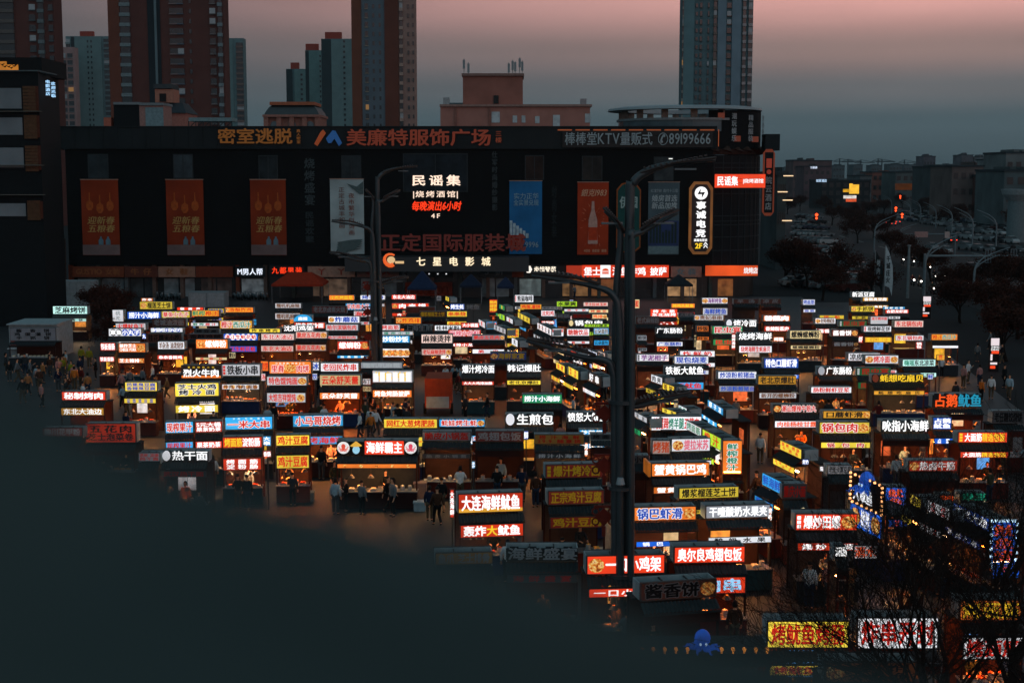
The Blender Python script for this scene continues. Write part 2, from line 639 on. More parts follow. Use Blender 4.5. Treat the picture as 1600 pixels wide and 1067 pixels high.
YP = YM - .75
sign('roof_lettering', 'dull amber roof letters advertising an escape room', 340, 200, 457, 226, '密室逃脱', ['C87818'], YP, emit=.13, grp='letters on the mall parapet')
sign('roof_lettering', 'tiny amber column of letters after the escape room letters', 463, 202, 470, 225, '真人密室', ['B06A18'], YP, emit=.2, vertical=True)
lg = thing('chevron_logo', 'orange and blue double chevron emblem on the mall parapet', 'logo', (on_y(513, 226, YP).x, YP, on_y(513, 226, YP).z))
u = on_y(535, 202, YP).x - on_y(491, 202, YP).x
for nm, cc, x in (('orange_chevron', 'C85A1E', -.5), ('blue_chevron', '1E6AB4', -.08)):
    b = MB()
    q = lambda px, pz: (u * (x + px), u * pz * .95)
    if nm[0] == 'o':
        b.prism([q(0, .02), q(.11, -.06), q(.33, .28), q(.42, .42), q(.32, .55), q(.22, .44)], -.1, .02)
    else:
        b.prism([q(0, .22), q(.24, .52), q(.34, .50), q(.57, .05), q(.46, -.06), q(.30, .22), q(.18, .05), q(.08, .05)], -.12, .02)
    b.build(nm, E(cc, .22), lg)
sign('roof_lettering', 'long row of dull orange roof letters naming the clothing plaza', 541, 201, 768, 229, '美廉特服饰广场', ['C04A20'], YP, emit=.13, wide=1.2)
sign('roof_lettering', 'two small dull orange letters at the end of the plaza name', 774, 204, 784, 224, '三楼', ['B04A20'], YP, emit=.18, vertical=True)
k = sign('karaoke_sign', 'dark panel with grey karaoke lettering and telephone number, thin orange edge', 882, 206, 1111, 228, '棒棒堂KTV量贩式_✆89199666', ['8A999C'], YP - .2, D('2C2A29', .6), emit=0, bold=.012, depth=.05, wide=1.5)
b = MB()
w = (on_y(1118, 210, YP).x - on_y(868, 210, YP).x) / 2
for i in range(9):
    b.box(-w + i * w * 2 / 9, -w + (i + .8) * w * 2 / 9, -.02, .03, mz(204) - mz(230) - .2, mz(204) - mz(230) - .05)
b.box(w + .05, w + .15, -.02, .03, -.1, mz(204) - mz(230) - .05)
b.build('edge_light', E('E8763A', .2), k)
sign('bar_sign', 'glowing cream letters of a folk music bar on the dark facade', 641, 273, 722, 291, '民谣集', ['FFE0C8'], emit=1.25, grp='lit bar signs')
b_ = sign('bar_sign', 'glowing cream smaller letters between bars announcing a barbecue tavern', 645, 298, 716, 309, '|烧烤酒馆|', ['FFE0C8'], emit=1.1, bold=.016)
sign('bar_sign', 'glowing red brush letters promising a six hour nightly show', 643, 314, 720, 330, '每晚演出6小时', ['FF3A10'], emit=1.1, slant=.15, bold=.03)
sign('bar_sign', 'glowing cream floor number 4F under the red letters', 672, 333, 689, 342, '4F', ['FFE0C8'], emit=1.0)
sign('market_name_sign', 'large dull red letters of the clothing market behind the canopy', 594, 364, 822, 394, '正定国际服装城', ['7A2418'], YM - 4.3, emit=.15, wide=1.35)
sign('cinema_sign', 'glowing cream cinema letters on the entrance canopy', 645, 401, 772, 416, '七星电影城', ['FFE8C0'], YM - 4.3, emit=1.2, wide=1.0)
cl = thing('cinema_logo', 'orange swirl emblem beside the cinema letters', 'logo', (on_y(610, 415, YM - 4.25).x, YM - 4.25, on_y(610, 415, YM - 4.25).z))
b = MB()
pts = [(math.cos(a) * .9 * (1 - a * .06), -.08, .72 + math.sin(a) * .72) for a in [.9 + i * .45 for i in range(11)]]
b.tube(pts, [.12 + .02 * i for i in range(11)], 6)
b.build('swirl', E('F06428', .9), cl)
b = MB()
b.disc(.1, .7, .5, .45, -.12, -.02, 16)
b.box(.6, 1.7, -.10, -.02, .25, .55)
b.build('reel', E('F0C890', .8), cl)
sign('shop_sign', 'glowing white menswear letters above the shop doors', 371, 419, 411, 430, 'M男人帮', ['E8F0FF'], YM - .35, D('1A2022'), emit=1.1, wide=1.1)
sign('shop_sign', 'glowing red menswear letters above the shop doors', 424, 417, 473, 428, '九都男装', ['FF3A12'], YM - .35, D('1A2022'), emit=1.1, wide=1.0)
sign('shop_sign', 'tiny glowing white bar sign over the cinema doors', 664, 427, 704, 431, '民谣集/_', ['F4F6FA'], YM - .5, D('1A2022'), emit=1.0)
sign('shop_sign', 'glowing cream letters with hexagon badge left of the burger shop', 834, 416, 869, 427, '步姐酸菜', ['FFF0D8'], YM - .35, D('1A2022'), emit=1.2)
b = MB()
c = on_y(826, 421, YM - .5)
b.disc(0, 0, .45, .5, -.05, .1, 6)
hx = tag(b.build('hexagon_badge', E('FFF4E8', 1.1), None, (c.x, YM - .5, c.z)), 'glowing white hexagon badge before the cream shop letters', 'badge')
bs = sign('burger_shop_sign', 'long glowing red burger shop sign with white letters and white burger icon', 912, 417, 1042, 431, '堡士___汉堡炸鸡_披萨', ['FFFFFF'], YM - .5, E('E8401C', .85, .15), emit=1.2, wide=1.0)
c0 = on_y(946, 424, YM - .62)
b = MB()
b.box(-.65, .65, -.05, .05, -.78, .78, 0)
b.prism([(-.42 + .42 * (1 - math.cos(math.pi * i / 8)), .08 + .3 * math.sin(math.pi * i / 8)) for i in range(9)], -.08, -.06, 1)
b.box(-.42, .42, -.08, -.06, -.08, .03, 1)
b.box(-.42, .42, -.08, -.06, -.34, -.14, 1)
tag(b.build('burger_icon', [E('FFFFFF', 1.0), E('E8501C', .9)], None, (c0.x, YM - .62, c0.z)), 'white square burger icon in the middle of the red sign', 'icon')
b = MB()
a_, c_ = on_y(885, 433, YM - .4), on_y(909, 415, YM - .4)
b.box(a_.x, c_.x, YM - .5, YM - .36, a_.z, c_.z)
tag(b.build('shop_sign', E('C83A1C', .55)), 'red end piece of the burger shop sign behind the lamp', 'sign')
b = MB()
a_, c_ = on_y(1102, 431, YM - .8), on_y(1184, 415, YM - .8)
b.box(a_.x, c_.x, YM - .9, YM - .75, a_.z, c_.z)
og = tag(b.build('orange_shop_sign', E('F0561E', .8, .3, .3)), 'glowing orange shop band at the corner with small white letters', 'sign')
letters('lettering', og, '烧烤店', on_y(1160, 431, YM).x, on_y(1182, 431, YM).x, a_.z + .25, c_.z - .2, YM - .95, [E('FFFFFF', .9, sample=False)])
cb = sign('corner_bar_sign', 'glowing red sign with white bar letters on the corner tower', 1120, 275, 1193, 291, '民谣集________', ['FFFFFF'], YM - 2.0, E('F0441E', .95, .1), emit=1.2, wide=1.2)
w = (on_y(1193, 275, YM - 2).x - on_y(1120, 275, YM - 2).x) / 2
letters('small_lettering', cb, '|烧烤酒馆', w * .12, w, .35, .95, -.1, [E('FFFFFF', 1.1, sample=False)], bold=.02)

# e-sports sign: black board with stepped gold frame
es = thing('esports_sign', 'tall black lit sign with gold frame and white gaming hall letters', 'sign', (mx(1094.5), YM - .7, mz(397, 1094)))
w, hh = (mx(1113) - mx(1076)) / 2, mz(284, 1094) - mz(397, 1094)
oc = [(-w, .8), (-w + .6, 0), (w - .6, 0), (w, .8), (w, hh - .8), (w - .6, hh), (-w + .6, hh), (-w, hh - .8)]
b = MB()
b.prism(oc, 0, .3)
b.build('gold_frame', E('A0652E', .35, .3, .6), es)
b = MB()
b.prism([(x * .78, .35 + z * (hh - .7) / hh) for x, z in oc], -.03, -.002)
b.build('black_board', D('1C0C08', .4), es)
b = MB()
b.disc(0, hh - 1.45, .82, .82, -.08, -.031, 28)
b.build('round_badge', E('FFFFFF', 1.1), es)
b = MB()
b.prism([(-.48, hh - 1.6), (-.05, hh - .85), (-.12, hh - 1.35), (.5, hh - 1.3), (.05, hh - 2.1), (.1, hh - 1.58)], -.11, -.081)
b.build('bolt_emblem', D('140A08'), es)
letters('lettering', es, '事诚电竞', -.75, .75, 2.1, hh - 2.4, -.1, [E('FFFFFF', 1.3, sample=False)], vertical=True, bold=.03, depth=.06)
letters('small_lettering', es, '高端电竞馆', -.85, .85, 1.62, 2.0, -.1, [E('FFFFFF', 1.0, sample=False)])
letters('floor_number', es, '2F', -.7, .25, .65, 1.5, -.1, [E('FFD028', 1.1, sample=False)])
b = MB()
for z in (.75, 1.1):
    b.prism([(.4, z), (.65, z + .3), (.9, z), (.9, z + .18), (.65, z + .48), (.4, z + .18)], -.1, -.05)
b.build('arrow_mark', E('FFFFFF', 1.0), es)

# hanging banners
def banner(label, x0, y0, x1, y1, base, grp=None):
    a, c = on_y(x0, y1, YM - .25), on_y(x1, y0, YM - .25)
    t = thing('hanging_banner', label, 'banner', ((a.x + c.x) / 2, YM - .25, a.z), 0, grp)
    w, hh = (c.x - a.x) / 2, c.z - a.z
    b = MB()
    n = 8
    for k in range(n):
        z0, z1 = hh * k / n, hh * (k + 1) / n
        y0_, y1_ = .03 * math.sin(k * 1.3), .03 * math.sin((k + 1) * 1.3)
        b.raw([(-w, y0_, z0), (w, y0_, z0), (w, y1_, z1), (-w, y1_, z1), (-w, y0_ + .03, z0), (w, y0_ + .03, z0), (w, y1_ + .03, z1), (-w, y1_ + .03, z1)], [(0, 1, 2, 3), (5, 4, 7, 6), (0, 3, 7, 4), (1, 5, 6, 2)], 0)
    b.build('cloth', D(base, .7, .25, .3), t)
    b = MB()
    b.box(-w - .05, w + .05, -.08, .08, hh - .02, hh + .07)
    b.build('top_bar', D('9A7A68', .5), t)
    return t, w, hh


for i, (x0, x1, ex) in enumerate(((130, 184, 'nearest the wooden building'), (262, 317, 'in the middle of three'), (393, 446, 'beside the faint vertical letters'))):
    t, w, hh = banner('dull orange liquor banner with three bottles, ' + ex, x0, 281, x1, 399, '7A2C10', 'orange liquor banners')
    b = MB()
    for k, dz in ((-1, 0), (0, -.35), (1, -.05)):
        cx, cz = k * w * .55, hh * .70 + dz
        b.prism([(cx - .07, cz + 1.3), (cx - .09, cz + .3), (cx - .42, cz), (cx - .46, cz - .6), (cx - .2, cz - 1.0), (cx + .2, cz - 1.0), (cx + .46, cz - .6), (cx + .42, cz), (cx + .09, cz + .3), (cx + .07, cz + 1.3)], -.09, -.06)
    b.build('bottle_print', D('9A4A1C', .6, .3), t)
    letters('lettering', t, '迎新春/五粮春', -w * .72, w * .75, hh * .30, hh * .52, -.09, [D('A88A50', .6)], slant=.2, bold=.01)
    b = MB()
    b.box(-w, w, -.062, -.05, .05, hh * .14)
    b.build('lower_print', D('6A5A58', .7, .3, .4), t)
    b = MB()
    for cx in (.0, .9):
        b.prism([(cx - .3, hh * .14), (cx + .3, hh * .14), (cx + .3, hh * .20), (cx + .1, hh * .23), (cx + .1, hh * .25), (cx - .1, hh * .25), (cx - .1, hh * .23), (cx - .3, hh * .20)], -.09, -.063)
    b.build('flask_print', D('4E6E7A', .4), t)
t, w, hh = banner('pale banner with two columns of brown calligraphy and a temple roof', 517, 280, 568, 397, '93A2A2')
letters('lettering', t, '正定古城丰如画', -w * .50, -w * .12, hh * .34, hh * .90, -.09, [D('6A3A2A')], vertical=True, bold=.0)
letters('lettering', t, '夜市繁华似诗画', w * .08, w * .46, hh * .25, hh * .82, -.09, [D('7A3A28')], vertical=True, bold=.0)
b = MB()
b.prism([(0, hh * .94), (w * .6, hh * .9), (w * .98, hh * .97), (w * .98, hh * .80), (w * .75, hh * .80), (w * .3, hh * .88)], -.09, -.06)
for k in range(5):
    b.prism([(-w * (.95 - .2 * k), .1), (-w * (.3 - .2 * k), .1 + .15 * k), (w * .9, hh * (.08 + .03 * k)), (w * .2, hh * (.07 + .03 * k)), (-w * .6, hh * (.04 + .03 * k))], -.09 - .002 * k, -.06)
b.build('temple_print', D('4A5A5A'), t)
t, w, hh = banner('blue property banner with white lettering and low houses', 796, 283, 847, 397, '1E6090')
letters('lettering', t, '实力正华/全实景兑现', -w * .75, w * .8, hh * .66, hh * .84, -.09, [D('8AA8B0')], bold=.0)
letters('phone_number', t, '9996', -w * .05, w * .8, hh * .08, hh * .18, -.09, [D('8AA0A8')], bold=.0)
b = MB()
for k in range(6):
    b.box(-w * (.98 - .2 * k), -w * (.82 - .2 * k), -.085, -.06, hh * .22, hh * (.46 - .035 * k))
b.build('house_print', D('9AAEB4', .7, .4, 2), t)
b = MB()
b.box(-w * .95, -w * .15, -.088, -.06, hh * .06, hh * .26)
b.build('red_square_print', D('8A2A1C', .7, .4, 2), t)
t, w, hh = banner('bright orange banner printed with a large pale bottle', 902, 285, 951, 398, '983416')
letters('lettering', t, '銀克1983', -w * .8, w * .85, hh * .80, hh * .91, -.09, [D('C89A7A')], slant=.2, bold=.01)
b = MB()
b.prism([(-.16, hh * .74), (.16, hh * .74), (.2, hh * .62), (.55, hh * .48), (.62, hh * .15), (-.62, hh * .15), (-.55, hh * .48), (-.2, hh * .62)], -.09, -.06)
b.build('bottle_print', D('B08A7C'), t)
b = MB()
b.box(-.58, .58, -.1, -.091, hh * .2, hh * .38)
b.build('label_print', D('A83A1C'), t)
b = MB()
for k in range(26):
    a = random.uniform(0, 6.28)
    r = random.uniform(.8, 1.6)
    cx, cz = r * .95 * math.cos(a), hh * .42 + r * 1.9 * math.sin(a)
    if abs(cx) < w * .95 and 0 < cz < hh * .78:
        b.prism([(cx, cz), (cx + .3 * math.cos(a), cz + .45 * math.sin(a)), (cx + .1, cz + .1)], -.08, -.06)
b.build('splash_print', D('C0684A'), t)
letters('phone_number', t, '400_8818_818', -w * .6, w * .9, hh * .03, hh * .08, -.09, [D('C89A7A')], bold=.0)
t, w, hh = banner('teal and navy wedding home banner with tower blocks', 1012, 285, 1062, 398, '46565C')
letters('lettering', t, '婚房首选/新品加推', -w * .8, w * .85, hh * .63, hh * .83, -.09, [D('A8B4B4')], slant=.1, bold=.01)
letters('small_lettering', t, '红宝700_首付十三层', -w * .85, w * .9, hh * .86, hh * .91, -.09, [D('93A0A2')], bold=.0)
b = MB()
b.box(-w * .97, w * .97, -.07, -.05, hh * .12, hh * .47)
b.build('night_sky_print', D('2C3A5E', .7, .3, .3), t)
b = MB()
for k in range(9):
    b.box(-w * .9 + k * w * .2, -w * .76 + k * w * .2, -.09, -.071, hh * .16, hh * random.uniform(.26, .46))
b.build('tower_print', D('22302E'), t)
b = MB()
b.box(-w * .97, w * .97, -.075, -.05, .1, hh * .12)
b.build('pale_strip_print', D('5E7274'), t)
gs = thing('green_hall_sign', 'arched dark green hanging sign with orange edge behind the tall lamp', 'sign', (mx(982), YM - .5, mz(394, 982)))
w, hh = (mx(1001) - mx(963)) / 2, mz(284, 982) - mz(394, 982)
ol = [(-w, .6), (-w * .5, 0), (w * .5, 0), (w, .6), (w, hh - 1)] + [(w * .85 * math.cos(a), hh - .9 + .9 * math.sin(a)) for a in (.3, .8, 1.57, 2.34, 2.84)] + [(-w, hh - 1)]
b = MB()
b.prism(ol, 0, .2)
b.build('edge', D('8A4A24'), gs)
b = MB()
b.prism([(x * .9, hh * .5 + (z - hh * .5) * .96) for x, z in ol], -.03, -.002)
b.build('board', D('1C4440'), gs)
letters('lettering', gs, '伊园', -w * .75, w * .75, hh * .62, hh * .8, -.06, [D('8AA09A')])
b = MB()
b.disc(0, hh * .28, w * .5, w * .5, -.06, -.03, 18)
b.build('floral_print', D('8A4A34', .7, .5, 3), gs)

for lab, x, y0, y1, txt, c in (('faint grey vertical letters between orange and pale banners', 484, 246, 322, '烧烤盛宴', '3A4446'), ('tiny faint letters in rows below the faint vertical letters', 484, 330, 380, '民谣欢聚', '2E383A'),
                               ('faint grey vertical letters between tavern sign and blue banner', 773, 236, 330, '仕军时尚婚纱摄影', '3C4446'), ('faint dark vertical letters beside the blue banner', 866, 290, 372, '时尚女装', '1E2628'),
                               ('grey vertical letters for playthings high on the corner tower', 1147, 176, 222, '潮玩娱乐', '9AA4A6'), ('grey vertical letters for fine clothes high on the corner tower', 1173, 179, 222, '精品服装', '8A9496'),
                               ('narrow grey vertical letters at the far curve of the tower', 1192, 180, 223, '女装鞋帽', '6A7476')):
    yy = YM - .12 if x < 1000 else YM + 8.3 - math.sqrt(max(.1, R0 ** 2 - (mx(x) - mx(1104)) ** 2)) - .25
    ww = 9 if x not in (484, 1192) else (16 if x == 484 else 5)
    sign('vertical_lettering', lab, x - ww / 2, y0, x + ww / 2, y1, txt, [c], yy, emit=0, vertical=True, depth=.05, bold=.02)
for x, y, n in ((1127, 181, 'beside the plaything letters'), (1152, 217, 'under the plaything letters'), (1180, 218, 'under the fine clothes letters')):
    p = on_y(x, y, YM + 8.3 - math.sqrt(max(.1, R0 ** 2 - (mx(x) - mx(1104)) ** 2)) - .2)
    b = MB()
    b.box(-.42, .42, -.06, .04, -.36, .36)
    o = tag(b.build('square_badge', E('9A4020', .22), None, p), f'small dull orange square badge {n} on the tower', 'badge')
vs = thing('vertical_hotel_sign', 'tall narrow sign with orange frame and pale letters on the tower edge', 'sign', (mx(1204), YM + 1.5, mz(338, 1204)))
w, hh = .75, mz(233, 1204) - mz(338, 1204)
b = MB()
b.prism([(-w, .5), (-w * .5, 0), (w * .5, 0), (w, .5), (w, hh - .5), (w * .5, hh), (-w * .5, hh), (-w, hh - .5)], 0, .3)
b.build('orange_frame', E('A8441C', .2), vs)
b = MB()
b.box(-w * .72, w * .72, -.04, -.002, .4, hh - .4)
b.build('board', D('15181A'), vs)
letters('lettering', vs, '皖云酒店', -.42, .42, .7, hh * .6, -.07, [D('7A8A8A')], vertical=True)
b = MB()
b.box(-.35, .35, -.08, -.05, hh * .72, hh * .86)
b.disc(0, hh * .66, .3, .3, -.08, -.05)
b.build('red_badge', E('A83A24', .4), vs)
b = MB()
b.box(mx(1199), mx(1222), YM + 2.2, YM + 5, mz(235), mz(209))
tag(b.build('roof_tank', D('1A2224', .8)), 'dark boxy roof cabin jutting from the corner tower', 'roof cabin')

# ------------------------------------------------------------------ roofs behind the mall
def bx(t, name, Y, x0, y0, x1, y1, dep, mat, dy=0.0):
    a, c = on_y(x0, y1, Y), on_y(x1, y0, Y)
    b = MB()
    b.box(a.x - t.location.x, c.x - t.location.x, dy, dep, a.z - t.location.z, c.z - t.location.z)
    return b.build(name, mat, t)


YB = YM + 45
pk = thing('pink_roof_block', 'pinkish stone block with tall lift house and antennas behind the mall', 'building', (on_y(806, 200, YB).x, YB, 0))
ST = D('9A6C60', .8, .12, .5)
b = bx(pk, 'lower_wall', YB, 689, 166, 922, 330, 14, ST)
bx(pk, 'upper_wall', YB, 723, 118, 817, 166, 10, D('8A5A4E', .8, .15, .4), 1.0)
bx(pk, 'cornice', YB, 721, 114.5, 819, 118.5, 10.4, D('7A6058'), .6)
bx(pk, 'cornice', YB, 687, 163.5, 925, 167, 14.4, D('8A6E64'), -.4)
for x in (711, 764):
    bx(pk, 'pilaster', YB, x, 167.5, x + 3, 320, .2, D('7E564C'), -.25)
for x0, x1, y0, y1 in ((768, 781, 175, 192), (801, 808, 181, 192), (815, 821, 181, 192), (836, 843, 182, 193), (864, 875, 180, 199), (914, 923, 178, 192)):
    bx(pk, 'window', YB, x0, y0, x1, y1, .05, D('9AA8AA', .2, .4, .8), -.08)
bx(pk, 'window', YB, 771, 149, 779, 162, .9, D('2A2A2A'), .8)
bx(pk, 'roof_house', YB, 692, 152, 701, 165, 3, D('8A8E8E'), 1.0)
bx(pk, 'roof_house', YB, 908, 154, 917, 164, 3, D('8A8484'), 1.0)
bx(pk, 'rooftop_wall', YB, 701, 159, 722, 164, 8, D('5E7074'), 4.0)
for x, y in ((725, 92), (732, 98), (795, 98), (801, 94), (805, 96), (812, 90), (816, 95)):
    p, q = on_y(x, 115, YB + 3), on_y(x, y, YB + 3)
    b = MB()
    b.tube([(p.x - pk.location.x, 3, p.z), (p.x - pk.location.x, 3, q.z)], .06, 5)
    b.box(p.x - pk.location.x - .18, p.x - pk.location.x + .18, 2.7, 2.9, q.z - 1.6, q.z - .2)
    b.build('antenna', D('6A7678', .5), pk)

YD = YM + 30
dm = thing('domed_pavilion', 'dark domed roof on pink arcaded drum above the mall', 'pavilion', (on_y(455, 200, YD).x, YD + 5, 0))
sc = 1 / ppm((0, YD, 20))
b = MB()
zb1, zt1 = on_y(455, 200, YD).z, on_y(455, 183, YD).z
for k in range(5):
    x = (-40 + 80 * k / 4) * sc
    b.box(x - .35, x + .35, -4.6, -4.0, zb1 - 2, zt1)
b.box(-43 * sc, 43 * sc, -4.0, 4, zb1 - 3, zt1)
b.box(-45 * sc, 45 * sc, -4.8, 4.5, zt1 + .01, zt1 + .35)
b.build('drum', D('8A6256', .8), dm)
for k in range(3):
    x = (-28 + 28 * k) * sc
    b = MB()
    b.prism([(x - .55, zb1 - .5), (x + .55, zb1 - .5)] + [(x + .55 * math.cos(a), zb1 + .45 + .55 * math.sin(a)) for a in (0, .5, 1.05, 1.57, 2.1, 2.64, 3.14)], -4.06, -4.0)
    b.build('arched_window', D('50646A', .2), dm)
b = MB()
pr = [(43, 0), (40, 6), (36, 12), (32, 15)]
vs_, fs_ = [], []
for i, (hw, up) in enumerate(pr):
    hw *= sc
    z = zt1 + .36 + up * sc
    d_ = 4.4 * hw / (43 * sc)
    vs_ += [(-hw, -d_, z), (hw, -d_, z), (hw, d_, z), (-hw, d_, z)]
for i in range(3):
    for j in range(4):
        fs_.append((i * 4 + j, i * 4 + (j + 1) % 4, i * 4 + 4 + (j + 1) % 4, i * 4 + 4 + j))
b.raw(vs_, fs_)
b.build('dome', D('1E2628', .5), dm)
b = MB()
b.box(-35 * sc, 35 * sc, -3.9, 3.9, zt1 + .36 + 15 * sc, zt1 + .36 + 20 * sc)
b.build('roof_curb', D('9A5A40'), dm)

YT = YM + 34
tw = thing('roof_turret', 'small pink belvedere with arch and slate hip roof on the mall', 'turret', (on_y(262, 200, YT).x, YT, 0))
bx(tw, 'lower_house', YT, 240, 176, 290, 230, 8, D('9A665A'))
bx(tw, 'lantern', YT, 240, 139, 268, 160, 5, D('9A6A58'), 1.0)
bx(tw, 'lantern_roof', YT, 238, 131, 266, 138, 5.4, D('3A4042'), .7)
bx(tw, 'lantern_arch', YT, 247, 146, 257, 159, 1.2, D('1E1C1C'), .9)
b = MB()
a, c, e, f = on_y(235, 177, YT), on_y(292, 177, YT), on_y(243, 160, YT), on_y(280, 160, YT)
ox = tw.location.x
b.raw([(a.x - ox, -.4, a.z), (c.x - ox, -.4, a.z), (c.x - ox, 8, a.z), (a.x - ox, 8, a.z), (e.x - ox, 2, e.z), (f.x - ox, 2, e.z), (f.x - ox, 6, e.z), (e.x - ox, 6, e.z)], [(0, 1, 5, 4), (1, 2, 6, 5), (2, 3, 7, 6), (3, 0, 4, 7), (4, 5, 6, 7)])
b.build('slate_roof', D('2A3034', .6), tw)
for lab, nm, x0, y0, x1, y1, c, d_ in (('black roof plant box left of the belvedere', 'plant_room', 179, 164, 217, 198, '101416', 5), ('pink and grey stair house beside the black plant box', 'stair_house', 219, 165, 255, 198, '8A6A62', 5),
                                       ('small round topped brown hatch on the mall roof', 'roof_hatch', 163, 184, 173, 199, '9A5A48', 2)):
    t = thing(nm, lab, 'roof structure', (on_y((x0 + x1) / 2, 198, YM + 22).x, YM + 22, 0))
    bx(t, 'wall', YM + 22, x0, y0, x1, y1 + 20, d_, D(c, .7))
    if nm != 'roof_hatch':
        bx(t, 'roof_slab', YM + 22, x0 - 1, y0 - 4, x1 + 1, y0, d_ + .3, D('6A7274'), -.3)
        if c[0] == '8':
            bx(t, 'side_panel', YM + 22, 228, 168, 255, 199, .02, D('6A8084'), -.06)
tr = thing('roof_truss', 'row of steel roof trusses under a pale deck on the mall', 'roof truss', (on_y(328, 198, YM + 14).x, YM + 14, 0))
a, c = on_y(295, 197, YM + 14), on_y(362, 184, YM + 14)
b = MB()
b.box(a.x - tr.location.x, c.x - tr.location.x, 0, 4, c.z - .5, c.z)
b.build('deck', D('6A8082'), tr)
b = MB()
for k in range(7):
    x = a.x - tr.location.x + (c.x - a.x) * k / 6
    b.tube([(x, 0, a.z - .5), (x, 0, c.z - .5)], .07, 4)
    if k < 6:
        b.tube([(x, 0, a.z - .3), (x + (c.x - a.x) / 6, 0, c.z - .5)], .06, 4)
b.build('strut', D('2A3234'), tr)


# ------------------------------------------------------------------ tower blocks
def tower(label, x0, x1, yt, Y, strips, dep=20, cols=('5A2A20',), floor=3.0, grp='apartment towers behind the mall', crown=None):
    dep = 8
    if x1 < 800:
        x1 -= dep / Y * (800 - x1)
    elif x0 > 800:
        x0 += dep / Y * (x0 - 800)
    a, c = on_y(x0, 330, Y), on_y(x1, max(yt, -330), Y)
    w = c.x - a.x
    top = c.z
    t = thing('apartment_tower', label, 'apartment tower', ((a.x + c.x) / 2, Y, 0), 0, grp)
    b = MB()
    b.box(-w / 2, w / 2, .2, dep, 0, top)
    nf = int(top / floor)
    for k in range(nf + 1):
        b.box(-w / 2 - .03, w / 2 + .03, .14, .2, k * floor * 4, min(top, k * floor * 4 + .25)) if k * floor * 4 < top else None
    b.build('wall', D(cols[0], .8, .12, .2), t)
    for f0, f1, col, kd, pro in strips:
        xa, xb = -w / 2 + w * f0, -w / 2 + w * f1
        if kd == 'p':                                              # plain pier
            b = MB()
            b.box(xa, xb, -pro, .13, 0, top - .3)
            b.build('wall_pier', D(col, .8, .12, .2), t)
            continue
        b = MB()
        z0f = max(0, int(14 / floor))
        for k in range(z0f, nf):
            z = k * floor
            if kd == 'w':
                b.box(xa, xb, -pro - .05, .13, z + .9, z + floor - .5, 1 if random.random() > .07 else random.choice((2, 2, 2, 3)))
                b.box(xa - .1, xb + .1, -pro - .25, .13, z + .62, z + .89, 0)
            elif kd == 's':                                        # small slits
                b.box(xa, xb, -pro - .05, .13, z + .9, z + 2.2, 1)
            else:                                                  # balcony stack
                b.box(xa, xb, -pro - .6, .13, z, z + 1.05, 0)
                b.box(xa + .1, xb - .1, -pro + .05, .13, z + 1.06, z + floor - .02, 1 if random.random() > .1 else random.choice((2, 2, 2, 3)))
        b.build('balcony_stack' if kd == 'b' else 'window_stack', [D(col, .7), D('1C2428', .15), D('8A9294', .3), E('D09858', .30, sample=False)], t)
    if crown:
        b = MB()
        b.box(-w * crown[0], w * crown[1], 2, dep * .6, top, top + crown[2])
        b.build('roof_house', D('8A3A2C'), t)
    return t


RB, PT, PK_ = '55342E', '5E7676', '8C7268'
tower('red brown tower block above the building with orange birds', -40, 84, -400, 430, [(.32, .55, '57534F', 'b', .3), (.55, .56, RB, 'p', .1), (.72, .79, '4A5658', 'w', .1), (.82, .89, '5A6668', 'b', .3), (.94, .99, '4A5658', 'w', .2)], 24, (RB,))
tower('wide red brown tower block with two window stacks between pale blocks', 179, 349, -400, 440, [(.0, .10, '663C2E', 'p', .5), (.10, .19, '6A787A', 'b', .3), (.34, .45, '20282C', 'p', .1), (.40, .42, '5E7074', 'p', .4), (.53, .60, '7A6A68', 'w', .1), (.60, .65, '56606A', 'w', .2), (.70, .72, '2A2020', 's', .05), (.88, .93, '6A6462', 'w', .2), (.95, .99, '6A787C', 'b', .3)], 26, (RB,))
tower('slender tower with blue grey centre between orange brown piers', 553, 648, -400, 480, [(.0, .15, '684030', 'p', .5), (.16, .52, '56646C', 'p', .1), (.21, .26, '8A8070', 'w', .15), (.33, .36, '2A3234', 's', .15), (.43, .46, '2A3234', 's', .15), (.52, .74, '60382C', 'p', .45), (.75, .81, '9A8478', 'b', .2), (.88, .91, '3A3432', 's', .1), (.96, .98, '3A3432', 's', .1)], 26, (PK_,))
tower('tall teal grey tower behind the ring roof', 1058, 1184, -400, 530, [(.0, .02, '7A7A74', 'b', .4), (.02, .17, '587478', 'p', .5), (.19, .22, '2A3234', 's', .1), (.25, .28, '4A4640', 'w', .1), (.36, .38, '4A4640', 'w', .1), (.44, .49, '6A5C54', 'b', .3), (.50, .62, '6A7C86', 'p', .5), (.63, .69, '7A5A50', 'w', .2), (.70, .83, '6A7C86', 'p', .5), (.85, .90, '9A8E8C', 'b', .4), (.93, .99, '9A8E8C', 'b', .4)], 30, ('50666A',))
tower('low pinkish grey tower with wide window rows', 90, 122, 74, 820, [(.05, .3, '8A8280', 'w', .2), (.4, .62, '7A7C7C', 'w', .2), (.7, .92, '7A7C7C', 'w', .2)], 30, ('8E7672',), 3.8)
tower('pale teal tower with one slit window stack and red roof house', 112, 178, 57, 840, [(.0, .1, '6A7A7A', 'b', .3), (.12, .2, '2A3234', 'p', .1), (.20, .8, PT, 'p', .4), (.48, .51, '141A1C', 's', .5), (.56, .59, '141A1C', 's', .5), (.85, .97, '5A6A6C', 'b', .5)], 34, ('5C7476',), 3.0, crown=(.2, .1, 3))
tower('pale teal tower half hidden right of the wide red block', 345, 384, 60, 830, [(.1, .6, PT, 'p', .4), (.25, .32, '141A1C', 's', .5), (.72, .98, '6A5A54', 'b', .5)], 34, ('5E7678',), 3.0, crown=(.5, -.1, 3))
